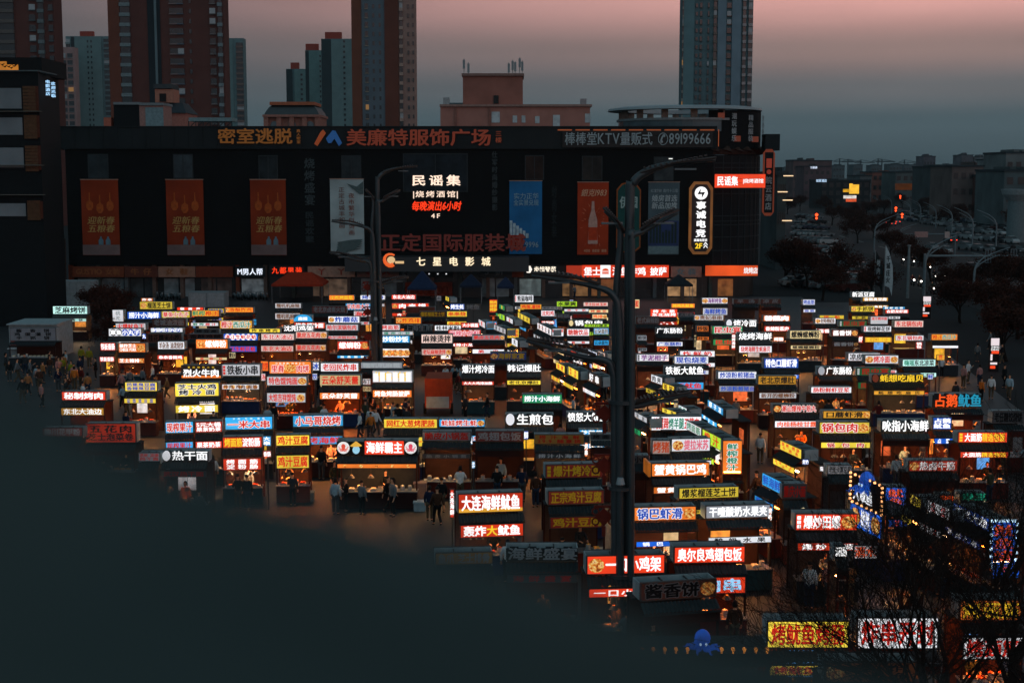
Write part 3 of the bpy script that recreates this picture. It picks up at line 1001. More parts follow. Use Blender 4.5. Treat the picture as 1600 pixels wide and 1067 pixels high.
tower('lowest of three stepped teal towers left of the slender tower', 451, 482, 108, 900, [(.0, .3, '2A3638', 'p', .2), (.4, 1.0, '607C7A', 'p', .4), (.70, .80, '141A1C', 's', .5)], 34, ('50686A',), 3.0, crown=(.3, .1, 4))
tower('middle of three stepped teal towers left of the slender tower', 481, 508, 79, 870, [(.0, .2, '2A3638', 'p', .2), (.2, 1.0, '607C7A', 'p', .4), (.78, .86, '141A1C', 's', .5)], 34, ('50686A',), 3.0, crown=(.5, .2, 4))
tower('highest of three stepped teal towers left of the slender tower', 506, 556, 61, 840, [(.0, .3, '2A3638', 'p', .2), (.3, 1.0, PT, 'p', .4), (.66, .72, '141A1C', 's', .5)], 34, ('50686A',), 3.0, crown=(.4, .1, 4))
tower('thin teal tower sliver right of the slender tower', 630, 649, 79, 860, [(.5, .95, '4A6264', 'b', .4)], 30, ('5C7476',))

# ------------------------------------------------------------------ building with louvres at the left edge
YL = YM - 34
lb = thing('louvred_building', 'dark corner building with brown louvres, pale blinds and lit roof letters', 'building', (on_y(0, 300, YL).x, YL, 0))
lx0, lx1 = on_y(-60, 300, YL).x - lb.location.x, on_y(66, 300, YL).x - lb.location.x
lz_ = lambda y: on_y(40, y, YL).z
b = MB()
fl = [(lx0, .1), (lx1, .1), (lx1 - 2.3, 14), (lx0, 14)]
b.raw([(x, y, z) for z in (0, lz_(112)) for x, y in fl], [(0, 1, 5, 4), (1, 2, 6, 5), (2, 3, 7, 6), (4, 5, 6, 7)])
b.build('wall', D('0E1214', .7), lb)
b = MB()
b.box(lx0, lx1 - 1.2, 5, 13.5, lz_(111.9), lz_(84))
b.build('roof_storey', D('101416'), lb)
b = MB()
b.box(lx0, lx1 + .1, -.15, 6, lz_(112), lz_(110))
b.build('terrace_rim', D('4A5658'), lb)
for y0, y1 in ((138, 170), (184, 211), (231, 262), (318, 338)):
    b = MB()
    b.box(lx0, on_y(35, 200, YL).x - lb.location.x, .02, .09, lz_(y1), lz_(y0))
    b.build('blind', D('6A7478', .6, .2, .3), lb)
    b = MB()
    for k in range(8):
        z = lz_(y1 + 6) + (lz_(y0 - 4) - lz_(y1 + 6)) * k / 8
        b.box(on_y(38, 200, YL).x - lb.location.x, on_y(58, 200, YL).x - lb.location.x, -.1, .09, z, z + .28)
    b.build('louvre', D('4E3826', .7), lb)
    b = MB()
    b.box(on_y(46, 200, YL).x - lb.location.x, lx1 - .02, -.06, .095, lz_(y1 + 4), lz_(y0 - 3))
    b.build('brown_panel', D('48261A', .7), lb)
for y in (174, 258, 304):
    b = MB()
    b.box(lx0, lx1 + .3, -.5, .09, lz_(y + 1), lz_(y))
    b.build('ledge', D('5A5A52'), lb)
b = MB()
for i, (x0, x1, y0) in enumerate(((-14, 10, 93), (10.3, 28, 98))):
    b.box(on_y(x0, 100, YL + 3).x - lb.location.x, on_y(x1, 100, YL + 3).x - lb.location.x, 2.9, 3.1, lz_(110), lz_(y0))
lbx = b.build('lit_panel', E('D8862A', .55, .3, .8), lb)
b = MB()
for x, y in ((3, 101), (7, 104), (13, 104), (18, 100), (22, 103), (17, 106), (24, 101)):
    p = on_y(x, y, YL + 2.8)
    q = p.x - lb.location.x
    b.prism([(q - .28, p.z + .12), (q, p.z), (q + .3, p.z + .14), (q + .05, p.z - .14)], 2.78, 2.85)
b.build('bird_cutout', D('14100C'), lbx)
sg = sign('hotel_sign', 'glowing pale blue vertical letter columns on the louvred building flank', 71, 125, 79, 150, '电影酒店', ['A8D8FF'], YL + .6, emit=1.0, vertical=True, bold=.03)
sign('hotel_sign', 'second glowing pale blue letter column farther along the louvred building flank', 80, 128, 87, 153, '欢迎光临', ['A8D8FF'], YL + 4.4, emit=1.0, vertical=True, bold=.03)

p = on_z(0, 468)
bf = thing('bamboo_fence', 'dark brown screen of bamboo stakes under the louvred building', 'fence', (on_z(57, 468).x, p.y, 0))
w = (on_z(105, 468).x - on_z(8, 468).x) / 2
rnd = random.Random(4)
b = MB()
for k in range(90):
    x = -w + 2 * w * k / 90
    zt_ = on_y(50, 330 + (40 if rnd.random() < .5 else 0) + rnd.uniform(0, 40), p.y).z
    b.tube([(x, rnd.uniform(-.1, .1), 0), (x + rnd.uniform(-.15, .15), rnd.uniform(-.1, .1), zt_)], .07, 4)
b.build('stakes', D('2A1E16', .9), bf)
b = MB()
for z in (1.5, 4.5, 7.0):
    b.box(-w, w, .12, .2, z, z + .12)
b.build('cross_rail', D('1E1814', .9), bf)
pl = thing('stone_pillar', 'pale brown stone pillar at the very left edge', 'pillar', on_z(-2, 470))
b = MB()
b.box(-.8, .8, 0, 1.5, 0, on_y(0, 258, pl.location.y).z)
b.build('shaft', D('6A5A50', .8), pl)
sb = thing('shop_signboard', 'pale unlit signboard with dark letters jutting in at the left edge', 'sign', on_y(4, 440, pl.location.y - 4))
b = MB()
b.box(-1.6, .9, 0, .6, -.3, 2.6)
b.build('board', D('6A7476', .6), sb)
b = MB()
b.box(.901, 1.4, 0, .6, -.3, 2.6)
b.build('red_end', D('4A1E14', .6), sb)
letters('lettering', sb, '小吃', -1.0, .8, .5, 1.9, -.03, [D('14181A')])
# ------------------------------------------------------------------ the market stalls
# every line: patch of the photo, the upper sign's corners there, sign colour, letter colours, words | what is sold | options
REG = {'A': (0, 440, 6.667), 'B': (140, 440, 6.667), 'C': (370, 440, 6.667), 'D': (580, 440, 6.667), 'E': (800, 440, 6.667), 'F': (980, 440, 6.667),
       'G': (1180, 440, 6.667), 'H': (1360, 440, 6.667), 'I': (0, 560, 5.333), 'J': (240, 560, 6.667), 'K': (400, 560, 6.667), 'L': (580, 560, 6.667),
       'M': (760, 560, 6.667), 'N': (980, 560, 6.667), 'O': (1180, 560, 6.667), 'P': (1360, 560, 6.667), 'Q': (200, 660, 5.333), 'R': (480, 660, 5.333),
       'S': (680, 720, 5.333), 'T': (970, 660, 5.333), 'U': (1180, 660, 6.667), 'V': (1360, 660, 6.667), 'W': (900, 820, 4.7), 'X': (1180, 800, 3.81)}
BGC = {'W': ('F0F2F8', 'white'), 'Y': ('F4D544', 'yellow'), 'O': ('EC7A2C', 'orange'), 'R': ('DC3A1C', 'red'), 'B': ('1F5FD0', 'blue'), 'C': ('2FA2E0', 'sky blue'),
       'G': ('1C8A52', 'green'), 'L': ('A8D82E', 'lime green'), 'P': ('F2D3C8', 'pale pink'), 'K': ('1A1210', 'black'), 'N': ('6A2E1C', 'brown'), 'D': ('4A575C', 'grey'),
       'T': ('BDEDE6', 'mint'), 'g': ('A6ABB4', 'silver'), 'E': ('F0D9A0', 'cream'), 'A': ('D89A30', 'amber'), 'M': ('8A2418', 'maroon')}
FGC = {'w': 'FFFFFF', 'r': 'D8281A', 'k': '0C1014', 'b': '1B4AB8', 'g': '0C8468', 'y': 'FFD030', 'o': 'FF5A1E', 'c': '9CD6FF', 'n': '6E4426', 's': '9AA2A6', 'p': '7A3A8A', 't': '1E90B0', 'i': 'E06078'}
DATA = '''
A 548 255 910 340 T k 芝麻烤饼|sesame flatbread|
A 100 480 580 620 g k 酱香饼/鸡蛋灌饼/手抓饼|a dozen kinds of flatbread|u;w
B 520 208 862 290 Y k 榴莲芝士饼|durian cheese cakes|F
B 535 172 660 205 O w 炸串|fried skewers|
B 235 293 352 420 W s 桃花|sweet peach broth|V
B 390 312 740 392 B w 捞汁小海鲜|little seafood in sauce|
B 748 308 1045 378 Y r 章鱼小丸子|octopus balls|ow
B 1055 298 1350 365 O ggrr 鲜榨橙汁|fresh orange juice|l=425,460,W,ggrr,鲜榨橙汁;oy
B 910 268 1185 300 R w 糖葫芦|candied hawthorn|
B 1230 280 1400 330 Y b 烤鱿鱼|grilled squid|
B 1405 268 1705 322 O r 香酥炸鸡|crisp fried chicken|F;oy
B 1352 405 1695 493 A rrgggg 橙汁西瓜汁|orange and watermelon juice|ow
B 268 432 585 505 W r 火爆鱿鱼王|flamed squid|
B 650 385 1000 470 N s 老城油泼面|oil noodles|u
B 195 488 540 572 W w 章鱼小丸子|octopus balls with letters on round discs|d=kkbbb;l=610,640,W,k,章鱼
B 635 482 970 528 W w 奶茶小丸子|milk tea with letters on round discs|d=bbbbb
B 590 540 955 635 N k 桂花糯米小吃|osmanthus rice snacks|u
B 1020 545 1390 600 N k 香酥鸡腿|crisp chicken legs|u
B 1090 495 1345 538 D k 烤豆皮|grilled tofu skin|u
B 708 622 990 708 W n 羊杂汤_油泼烧饼|offal soup with baked buns|l=750,798,R,w,串串香辣鸡
B 1105 600 1440 700 O w 螺蛳粉|snail noodles|F;l=785,800,E,r,螺蛳粉
B 1390 540 1755 615 B r 湛江生蚝花蛤|oysters and clams|d=wwwwww;l=655,720,B,r,湛江生蚝花蛤
B 108 635 270 722 R w 铁板香肠|griddled sausages|l=768,825,R,w,铁板香肠
B 298 640 582 740 O w 酥炸芝士/CHEESE_PORK|cheese pork chops|D;l=780,832,O,w,芝士猪排
B 950 870 1370 1010 K w 烈火牛肉|blazing beef|t=y重庆特色小吃;b=O;l=1052,1075,N,s,烈火牛肉
J 710 60 1110 185 W k 铁板小串|griddled little skewers|n=r;l=262,318,W,n,牛肉_鸡肉_面筋;food
C 398 225 668 278 W n 糯叽叽麻糍|sticky rice cakes|l=325,392,W,n,糯叽叽麻糍
C 780 255 1145 330 M s 老北京卤煮火烧|stewed offal|u
C 960 140 1222 195 O y 小吃烤面筋|grilled gluten snacks|or
C 1285 140 1545 190 W b 烤猪蹄|grilled trotters|
C 1130 225 1395 298 C r 羊肉串大王|lamb skewers|ow
C 1216 305 1400 370 W r 海鲜|seafood|
C 950 360 1280 432 W b 炸蘑菇|fried mushrooms|F
C 590 345 785 415 C w 麻辣|spicy stew on a half round board|dome
C 595 425 920 490 R w 烤鱼烤冷面|grilled fish|
C 480 455 800 522 D w 沈阳鸡架|chicken carcasses|L
C 925 445 1265 512 W r 哈尔滨锅包肉|crisp sweet pork|
C 130 490 450 530 Y k 炸串烤肉|skewers and roast meat|
C 250 540 600 612 P r 东北大油边|fat beef strips|ow;l=650,715,P,r,东北大油边
C 610 520 940 595 P r 脆皮五花肉|crackling pork belly|D;l=650,718,P,r,脆皮五花肉
C 1045 620 1380 710 R w 螺蛳粉|snail noodles|D;l=765,790,C,w,加臭加辣
C 335 830 775 962 O r 里脊肉饼|tenderloin patties|ow;t=w外酥里嫩_鲜香多汁;mid;l=1150,1195,O,w,里脊肉饼
C 870 845 1270 940 W r 老回民炸串|deep fried skewers|l=1105,1140,E,r,炸串
C 1290 840 1725 905 g s 糯叽叽麻糍|sticky rice cakes|
K 110 185 530 285 W r 特色馄饨面|wonton noodles|D;l=330,438,W,r,大馅吉祥馄饨
K 660 170 1090 285 E r 云朵舒芙蕾|souffle pancakes|l=338,410,O,w,云朵舒芙蕾
L 10 125 432 255 W y 炸串拼盘|mixed fried platters|bl;l=322,400,O,w,烤鱼烤肠披萨
D 210 135 465 187 R w 东北大油边|fat beef strips|
D 215 225 600 285 R w 肉夹馍|stuffed buns|F
D 360 262 665 330 M n 老上海馄饨|old style wontons|u
D 500 310 780 372 N y 爆浆榴莲芝士饼|durian cheese cakes|u
D 788 308 998 368 Y r 串串烧|skewer roast|l=388,432,Y,r,串串烧
D 820 232 972 295 B w 烤生蚝|grilled oysters|
D 255 372 520 440 O r 炸鸡排|fried chicken cutlets|F;oy
D 100 448 298 508 W r 烤面筋|grilled gluten|
D 100 520 435 556 W g 福州小炒|stir fries|
D 100 562 402 640 C w 炒粉炒饭|fried noodles and fried rice|l=678,772,W,r,_;food
D 340 450 640 520 D s 上海生煎|pan fried buns|L;u
D 660 455 935 512 W k 桂林米粉|rice noodles|
D 940 430 1125 480 R w 大小锅盔|pot helmet bread|
D 800 500 1145 575 R i 麻辣小龙虾|spicy crayfish|ow;l=635,675,R,w,麻辣小龙虾
D 520 548 848 645 P k 麻辣烫拌|spicy mixed hotpot|t=_;l=680,748,P,r,老坛麻辣烫拌;D2;bright
D 1050 555 1392 610 g r 脆皮五花肉|crackling pork belly|D;l=700,745,W,r,脆皮
D 1240 735 1618 818 B y 海鲜家宴|seafood feasts|u;F
L 940 65 1285 160 K w 爆汁烤冷面|juicy grilled cold noodles|L;l=232,272,R,w,大大大鸡排加肠
M 210 60 570 145 K w 韩记爆肚|quick boiled tripe|L;l=222,268,Y,k,老北京爆肚
D 1230 185 1315 325 R y 鲜肉/烧饼/烤肠|meat buns on a tall menu|bright
D 1415 490 1540 590 Y r 炒饭/大串|rice and big skewers|
D 1195 415 1310 500 C o 海鲜|chilled seafood cups|
D 1335 232 1390 255 G y 奶|milk drinks|S=50
D 1335 330 1390 350 L g 果|cut fruit|S=60
D 1410 360 1475 395 W r 面|noodles|S=50
D 1120 388 1185 425 W r 粥|porridge|S=65
D 1280 445 1400 495 W k 重庆面|street noodles|S=55
D 1465 580 1525 610 W k 鸡|chicken pieces|S=75
D 775 150 810 165 Y k 饼|cakes|S=45
E 28 138 225 218 W k 熊猫咖啡|coffee|n=r
E 85 235 308 290 A r 鸡蛋灌饼|egg filled flatbread|
E 465 205 680 262 L k 水果爽|fruit ices|
E 745 215 1000 258 P r 芝士拉丝玉米|cheese corn|
E 315 262 525 288 g k 鲜奶烤冷面|milk noodles|
E 545 285 800 312 W r 炸牛奶|fried milk|
E 800 292 1003 325 E r 烤脑花|grilled brains|
E 302 300 445 362 W r 沈阳鸡|roast chicken|l=402,440,R,w,沈阳鸡
E 465 335 610 385 N s 烤肠|plain sausages|u
E 625 335 830 385 N r 重庆小面|street noodles|u
E 835 340 990 388 E o 鸡排|chicken cutlets|D
E 590 402 950 465 K w 锅包肉|crisp sweet pork|L;disc=E
E 755 442 1010 472 L k 手打柠檬茶|lemon tea|
E 415 490 540 572 W r 糖水铺/_|sweet soups|
E 572 490 808 568 W r 糖糖饮品|sugary drinks|l=585,612,W,r,糖糖
E 850 482 1010 552 C k 云朵面包|cloud bread|ow;l=605,660,C,k,云朵面包
E 62 315 185 380 Y k 甜品杯|dessert cups|S=62;l=445,C
E 265 425 410 495 W k 肠粉拉面|rice rolls and pulled noodles|S=70
E 480 690 540 720 E k 饭|rice bowls|S=55
E 545 702 605 732 O k 饼|baked cakes|S=50
E 612 715 670 738 R k 肉|roast meat|S=50
E 688 692 780 725 W k 海鲜|shellfish|S=45
E 795 705 885 740 W b 奶茶店|milk tea|S=65;l=805,W
E 893 715 970 745 P n 炸物|golden fritters|S=75;l=822,P
E 463 835 548 880 Y r 烧烤|barbecue|S=72;l=1010,Y
E 585 875 690 930 Y r 串串/烤肠|skewers and sausages|S=95;l=1050,Y
M 1060 130 1190 190 K w 好串|good skewers in cut out letters|S=105;l=375,W
M 372 372 790 470 G w 捞汁小海鲜|little seafood in sauce|d=ggggg;food2
M 195 575 700 700 K w 生煎包|pan fried buns|L;disc=W
M 838 560 1260 665 K w 愤怒大鱿鱼|giant squid|L
M 500 790 1020 895 A r 捞汁海鲜/29.9_随意挑|seafood for 29.9|u;l=950,1005,D,w,捞汁小海鲜
M 968 742 1230 775 C w 炒酸奶|fried yogurt|l=780,830,C,w,炒酸奶
M 1085 790 1300 840 D k 烤面|plain toasted noodles|u
L 1085 755 1590 870 M s 鸡翅包饭|rice stuffed chicken wings|u
L 530 760 1040 860 g r 脆皮小锅盔|crisp pot helmet bread|u;l=985,1030,D,s,脆皮小锅盔;bright
L 128 628 690 728 Y r 网红大葱烤肥肠|scallion grilled intestines|l=775,880,Y,o,肥肠一绝
L 705 630 1185 715 C r 蚝娃烤生蚝|grilled oysters|ow;D
F 780 168 1048 232 W p 海鲜烤鱼|seafood and grilled fish|F2;l=262,338,W,b,海鲜烤鱼
F 460 228 705 275 O y 烤鸡头鱿鱼|chicken heads and squid|l=272,303,R,w,烤鸡头鱿鱼
F 240 285 525 372 R w 烤牛筋/东北烧烤|grilled beef tendon|
F 90 365 345 445 N s 老式麻辣粉|old style spicy noodles|u
F 540 325 700 370 D s 大鱿鱼|big squid|u
F 700 348 1005 405 W n 贵妃串串|skewer pots|F
F 1030 395 1350 475 K w 烤冷面|grilled cold noodles|L;disc=W
F 725 460 850 522 O k 炒饭|fried rice|
F 885 462 1205 548 G r 昆虫宴|fried insects|ow;l=585,650,G,r,昆虫宴
F 300 480 580 545 D w 广东肠粉|steamed rice rolls|L;l=622,670,W,b,广东肠粉
F 1155 530 1510 612 D w 烧烤海鲜|barbecued seafood|L;l=635,712,W,r,烧烤海鲜生蚝扇贝;bright
F 105 560 205 615 g k 煎饼|thin pancakes|l=685,720,g,k,煎饼
F 98 755 438 832 W p 芋泥相子|taro puddings|n=k
F 548 720 915 785 W r 炸鲜奶|fried milk|
F 490 775 850 860 W b 现包烧麦|fresh dumplings|
F 945 935 1350 1015 W b 炒凉粉煎猪血|fried jelly and pork blood|l=1065,1130,g,b,炒凉粉煎猪血
F 390 880 800 975 K w 铁板大鱿鱼|griddled big squid|L;l=1040,1120,C,r,铁板鱿鱼
F 1110 180 1365 230 N s 羊汤|lamb soup|u
F 1390 180 1600 230 N s 凉皮|cold skin noodles|u
G 85 350 365 415 O w 粉蒸肉|steamed pork|ow;l=455,512,R,w,香辣粉蒸肉
G 1005 105 1245 165 K w 新派豆腐|new style tofu|L
G 1120 165 1385 205 A w 香煎臭豆腐|fried stinky tofu|
G 495 185 625 245 W b 烤面筋|grilled gluten|l=285,318,W,b,面筋
G 1000 255 1245 315 Y k 手抓饼|hand torn pancakes|F
G 1355 290 1600 332 R w 合肥龙虾面|crayfish noodles|
G 670 350 925 390 Y r 锅贴|pot stickers|
G 625 380 840 440 W n 封师傅鱿鱼|squid|F
G 875 405 1165 470 G r 昆虫宴|fried insects|dim;n=w
G 1200 362 1385 445 W r 浇汁烤冷面/_|sauced cold noodles|
G 1130 462 1420 525 W k 现烤鲜花饼|flower pastries|n=r;l=562,620,A,y,爆汁口蘑虾滑
H 250 405 555 478 P r 东北锅包肉|crisp sweet pork|l=555,612,W,r,东北锅包肉;bright
G 360 508 688 598 E k 螺蛳螺蛳粉|snail noodles|l=660,700,E,k,螺蛳螺蛳粉;bright
G 795 500 1075 572 N w 酱香饼|sauce flatbread|lit;D;l=585,638,N,w,酱香饼
H 635 545 910 612 O rrtttt 橙汁西瓜汁|orange and watermelon juice|l=620,645,W,k,_;oy
G 1145 765 1495 858 W r 烤冷面|grilled cold noodles|F2
G 968 742 1305 828 W k 凉皮_凉粉|cold noodle salads|
G 90 795 455 905 B w 特色口蘑虾滑|mushroom and shrimp paste|y
G 655 885 1010 975 K w 广东肠粉|steamed rice rolls|L;disc=g
O 582 295 1005 362 W r 肠粉鲜虾豆浆|shrimp rice rolls and soy milk|low
G 1055 895 1415 980 G r 昆虫宴|fried insects|dim;n=w;l=1000,1070,G,r,昆虫宴
P 20 165 560 250 K y 蚝想吃扇贝|scallops|L;disc=N;l=330,372,A,k,蚝想吃扇贝;bright
O 30 180 430 275 A k 老北京爆肚|quick boiled tripe|l=350,410,W,n,新开的螺蛳粉;bright
H 335 810 682 885 T ggkkkk 嗨瑶东北凉菜|cold dishes|
O 188 478 660 568 K r 潮汕爆辣牛筋丸|spicy beef balls|ow;F;l=640,712,W,o,肉桂杨枝甘露
O 708 545 1200 625 A k 口蘑虾滑|mushroom shrimp paste|D
O 668 660 1195 785 Y r 锅包肉|crisp sweet pork|ow;D;bright
P 115 640 610 770 D w 吮指小海鲜|finger licking seafood|L;bright
P 655 365 1165 515 D oott 占鹅鱿鱼|goose and squid|L
P 650 610 850 745 B w 占鹅/鱿鱼|goose and squid poster|
P 915 765 1430 880 R wwwyyyy 大面筋精选包饭|gluten strips and rice rolls|n=y
P 1280 545 1600 680 D k 老任糖饺烧饼|sugar dumplings and baked buns|u
V 400 395 910 510 R w 热卤牛筋|stewed beef tendon|F;dim
U 755 445 1010 540 g k 老长沙臭豆腐|stinky tofu|dim
U 262 180 482 280 Y r 烧烤_烤肠/牛肉串|sausages and beef skewers|S=105;l=390,Y
U 75 515 275 615 C b 鲜海鲜|fresh seafood|S=140
U 285 640 540 800 D r 重庆小面|street noodles|u
X 240 8 610 112 R w 爆炒田螺|stir fried snails|n=w;D
X 72 645 562 815 Y r 烤鱿鱼烤肠|grilled squid and sausages|
X 608 625 1095 820 W r 炸串开封|street skewers|
X 1220 520 1590 650 O y 烤面筋|grilled gluten|l=700,840,W,r,烤面筋
X 415 890 960 1017 O k 轰炸/大鱿鱼|bombed giant squid|F;u
V 600 800 830 900 W r 串烤/肉肠|stacked meat skewers|S=130;l=1045,W
V 870 830 1240 1000 B w 海鲜大咖|mixed seafood|S=140;l=1140,B
X 1410 50 1560 330 B o 鱿/鱼/烧|night grill on a bulb board|frame
V 150 670 380 900 B o 鱿/鱼|grilled squid on a square poster|
V 415 730 525 800 Y k 虾|shrimp|S=110
V 725 755 870 840 D o 串串|skewers in cut out letters|L
V 945 735 1215 820 D g 绿豆|mung bean drinks|L
X 475 205 550 270 D w 酒|liquor|L
T 255 340 740 455 O w 蟹黄锅巴鸡|crab roe crisp chicken|r=-10;blo
T 485 545 985 640 Y k 爆浆榴莲芝士饼|durian cheese cakes|r=-15
T 110 705 630 825 O b 锅巴虾滑|crisp rice shrimp paste|ow;D;r=-12;l=980,1025,B,w,锅巴虾滑
T 708 693 1248 805 g w 干噎酸奶水果夹|thick yogurt and fruit|r=-14;l=945,1000,W,k,酸奶水果
N 248 600 778 755 W rrrgggrrr 烤猪蹄烤羊腿五花肉|trotters and lamb legs|
N 460 835 868 975 W i 提拉米苏|tiramisu|F;r=-8;l=1045,1065,W,r,提拉米苏
N 260 850 450 1000 P o 烤猪|roast piglets|dim
T 848 148 1015 313 O g 鲜榨橙汁|fresh orange juice on a tall board|V2;ow
T 105 275 235 345 D k 小串|little skewers|u
N 365 510 510 560 Y k 炒饭|wok rice|S=45
N 535 480 620 520 W g 豆浆|soy milk|S=75
N 75 550 205 620 W k 凉皮|cold skin noodles|S=55;l=660,G
N 840 425 1000 522 C w 椰子冻|coconut jelly|S=75;l=625,C
N 617 640 772 722 W g 烤面筋|grilled gluten|S=100
N 785 730 980 830 L r 橙汁|squeezed orange juice|S=135
N 250 160 365 200 W k 肉夹|meat buns in black letters|S=80;l=320,Y
N 370 250 490 292 Y k 茶饮|iced tea|S=70
W 720 160 1245 287 R w 奥尔良鸡翅包饭|roasted wing rice|r=-8;l=305,435,R,c,鸡肉串
W 78 225 655 370 R w 一口小鸡架|bite sized chicken carcasses|r=-12;F
W 475 425 1035 565 N k 酱香饼|sauce flatbread|u;os;r=-35;D
S 190 275 735 442 R w 大连海鲜鱿鱼|harbour squid|r=-18;b=A;l=455,568,R,wwyww,轰炸大鱿鱼;big
S 0 765 480 870 A s 鱼爪_芝士排骨|cheese ribs|u;r=-12
S 590 720 1190 835 M s 海鲜盛宴|seafood banquet|L;u;l=910,980,D,r,海鲜盛宴
S 920 30 1400 150 R y 爆汁烤冷面|juicy grilled cold noodles|u;n=y;r=-10
S 940 250 1410 372 R y 正宗鸡汁豆腐|tofu in chicken broth|u;r=-12;l=455,555,R,y,鸡汁豆腐
R 245 145 920 270 R w 海鲜霸主|seafood with round octopus badges|hub;l=285,320,O,y,_;food;bright
J 118 660 415 785 C r 现榨果汁|fresh pressed juice|ow;r=-8;l=842,920,C,r,现榨果汁
J 428 658 715 778 R w 5元大桶/果茶奶茶|five yuan fruit tea|r=-8;l=835,912,R,w,果茶奶茶
J 740 608 1240 748 C r 一米大串|metre long skewers|ow;r=-8;t=w羊肉_牛肉_面筋
J 715 818 1130 938 R yyywww 烤面筋淀粉肠|gluten and starch sausages|r=-8;l=1030,1160,R,w,烤面筋/淀粉肠
K 380 592 910 718 C r 小马哥烧烤|barbecue|ow;r=-10;l=805,895,C,r,烧烤海鲜
K 205 798 560 914 Y r 鸡汁豆腐|tofu in chicken broth|r=-6;l=985,1130,Y,r,鸡汁豆腐
Q 280 235 665 322 K w 热干面|hot dry noodles|L;disc=W;l=350,405,D,r,武汉热干面
Q 85 250 265 325 g r 凉皮_凉面/热干面|noodles in two rows of small letters|dim
I 512 275 880 350 R w 秘制烤肉|secret recipe roast meat|l=390,455,A,w,东北大油边
I 1038 195 1310 275 Y b 芭蕉臭豆腐/香辣臭豆腐|spicy stinky tofu|bright
I 708 540 1130 705 R k 五花肉/芝士泡菜卷|pork belly and kimchi rolls|dim
I 350 575 685 650 M s 柳川花甲粉|clam noodles|dim
J 218 258 680 402 Y k 芝士火鸡/烤冷面|turkey cheese cold noodles|ow;r=-8;l=480,565,Y,w,烤冷面
'''
STALLS = []
FABRIC = ['3A1410', '2A1512', '1C2A4A', '43201A', '22282B', '17333A', '4A1A14']
BULB = E('FFF3DC', 9.0)


def fgmats(fg, kind):
    cs = list(dict.fromkeys(fg))
    if kind == 'u':
        ms = [D(FGC[c], .6, .1, k=.6) for c in cs]
    else:
        ms = [E(FGC[c], {'dim': .35}.get(kind, .95) * (1.25 if c == 'w' else 1), sample=False) for c in cs]
    return ms, [cs.index(c) for c in fg]


def panel_mat(bg, kind):
    h = BGC[bg][0]
    if kind == 'u':
        return D(h, .5, .2, 1.5, k=.42)
    if kind == 'dim':
        return E(h, .30, .35, .8)
    st = {'W': .82, 'g': .55, 'P': .72, 'E': .8, 'N': .9, 'K': 1.0, 'M': 1.0, 'D': .3}.get(bg, .92)
    return E(h, st * random.choice((.65, .9, 1.0, 1.1, 1.25)), .22, random.choice((.7, 1.1)))


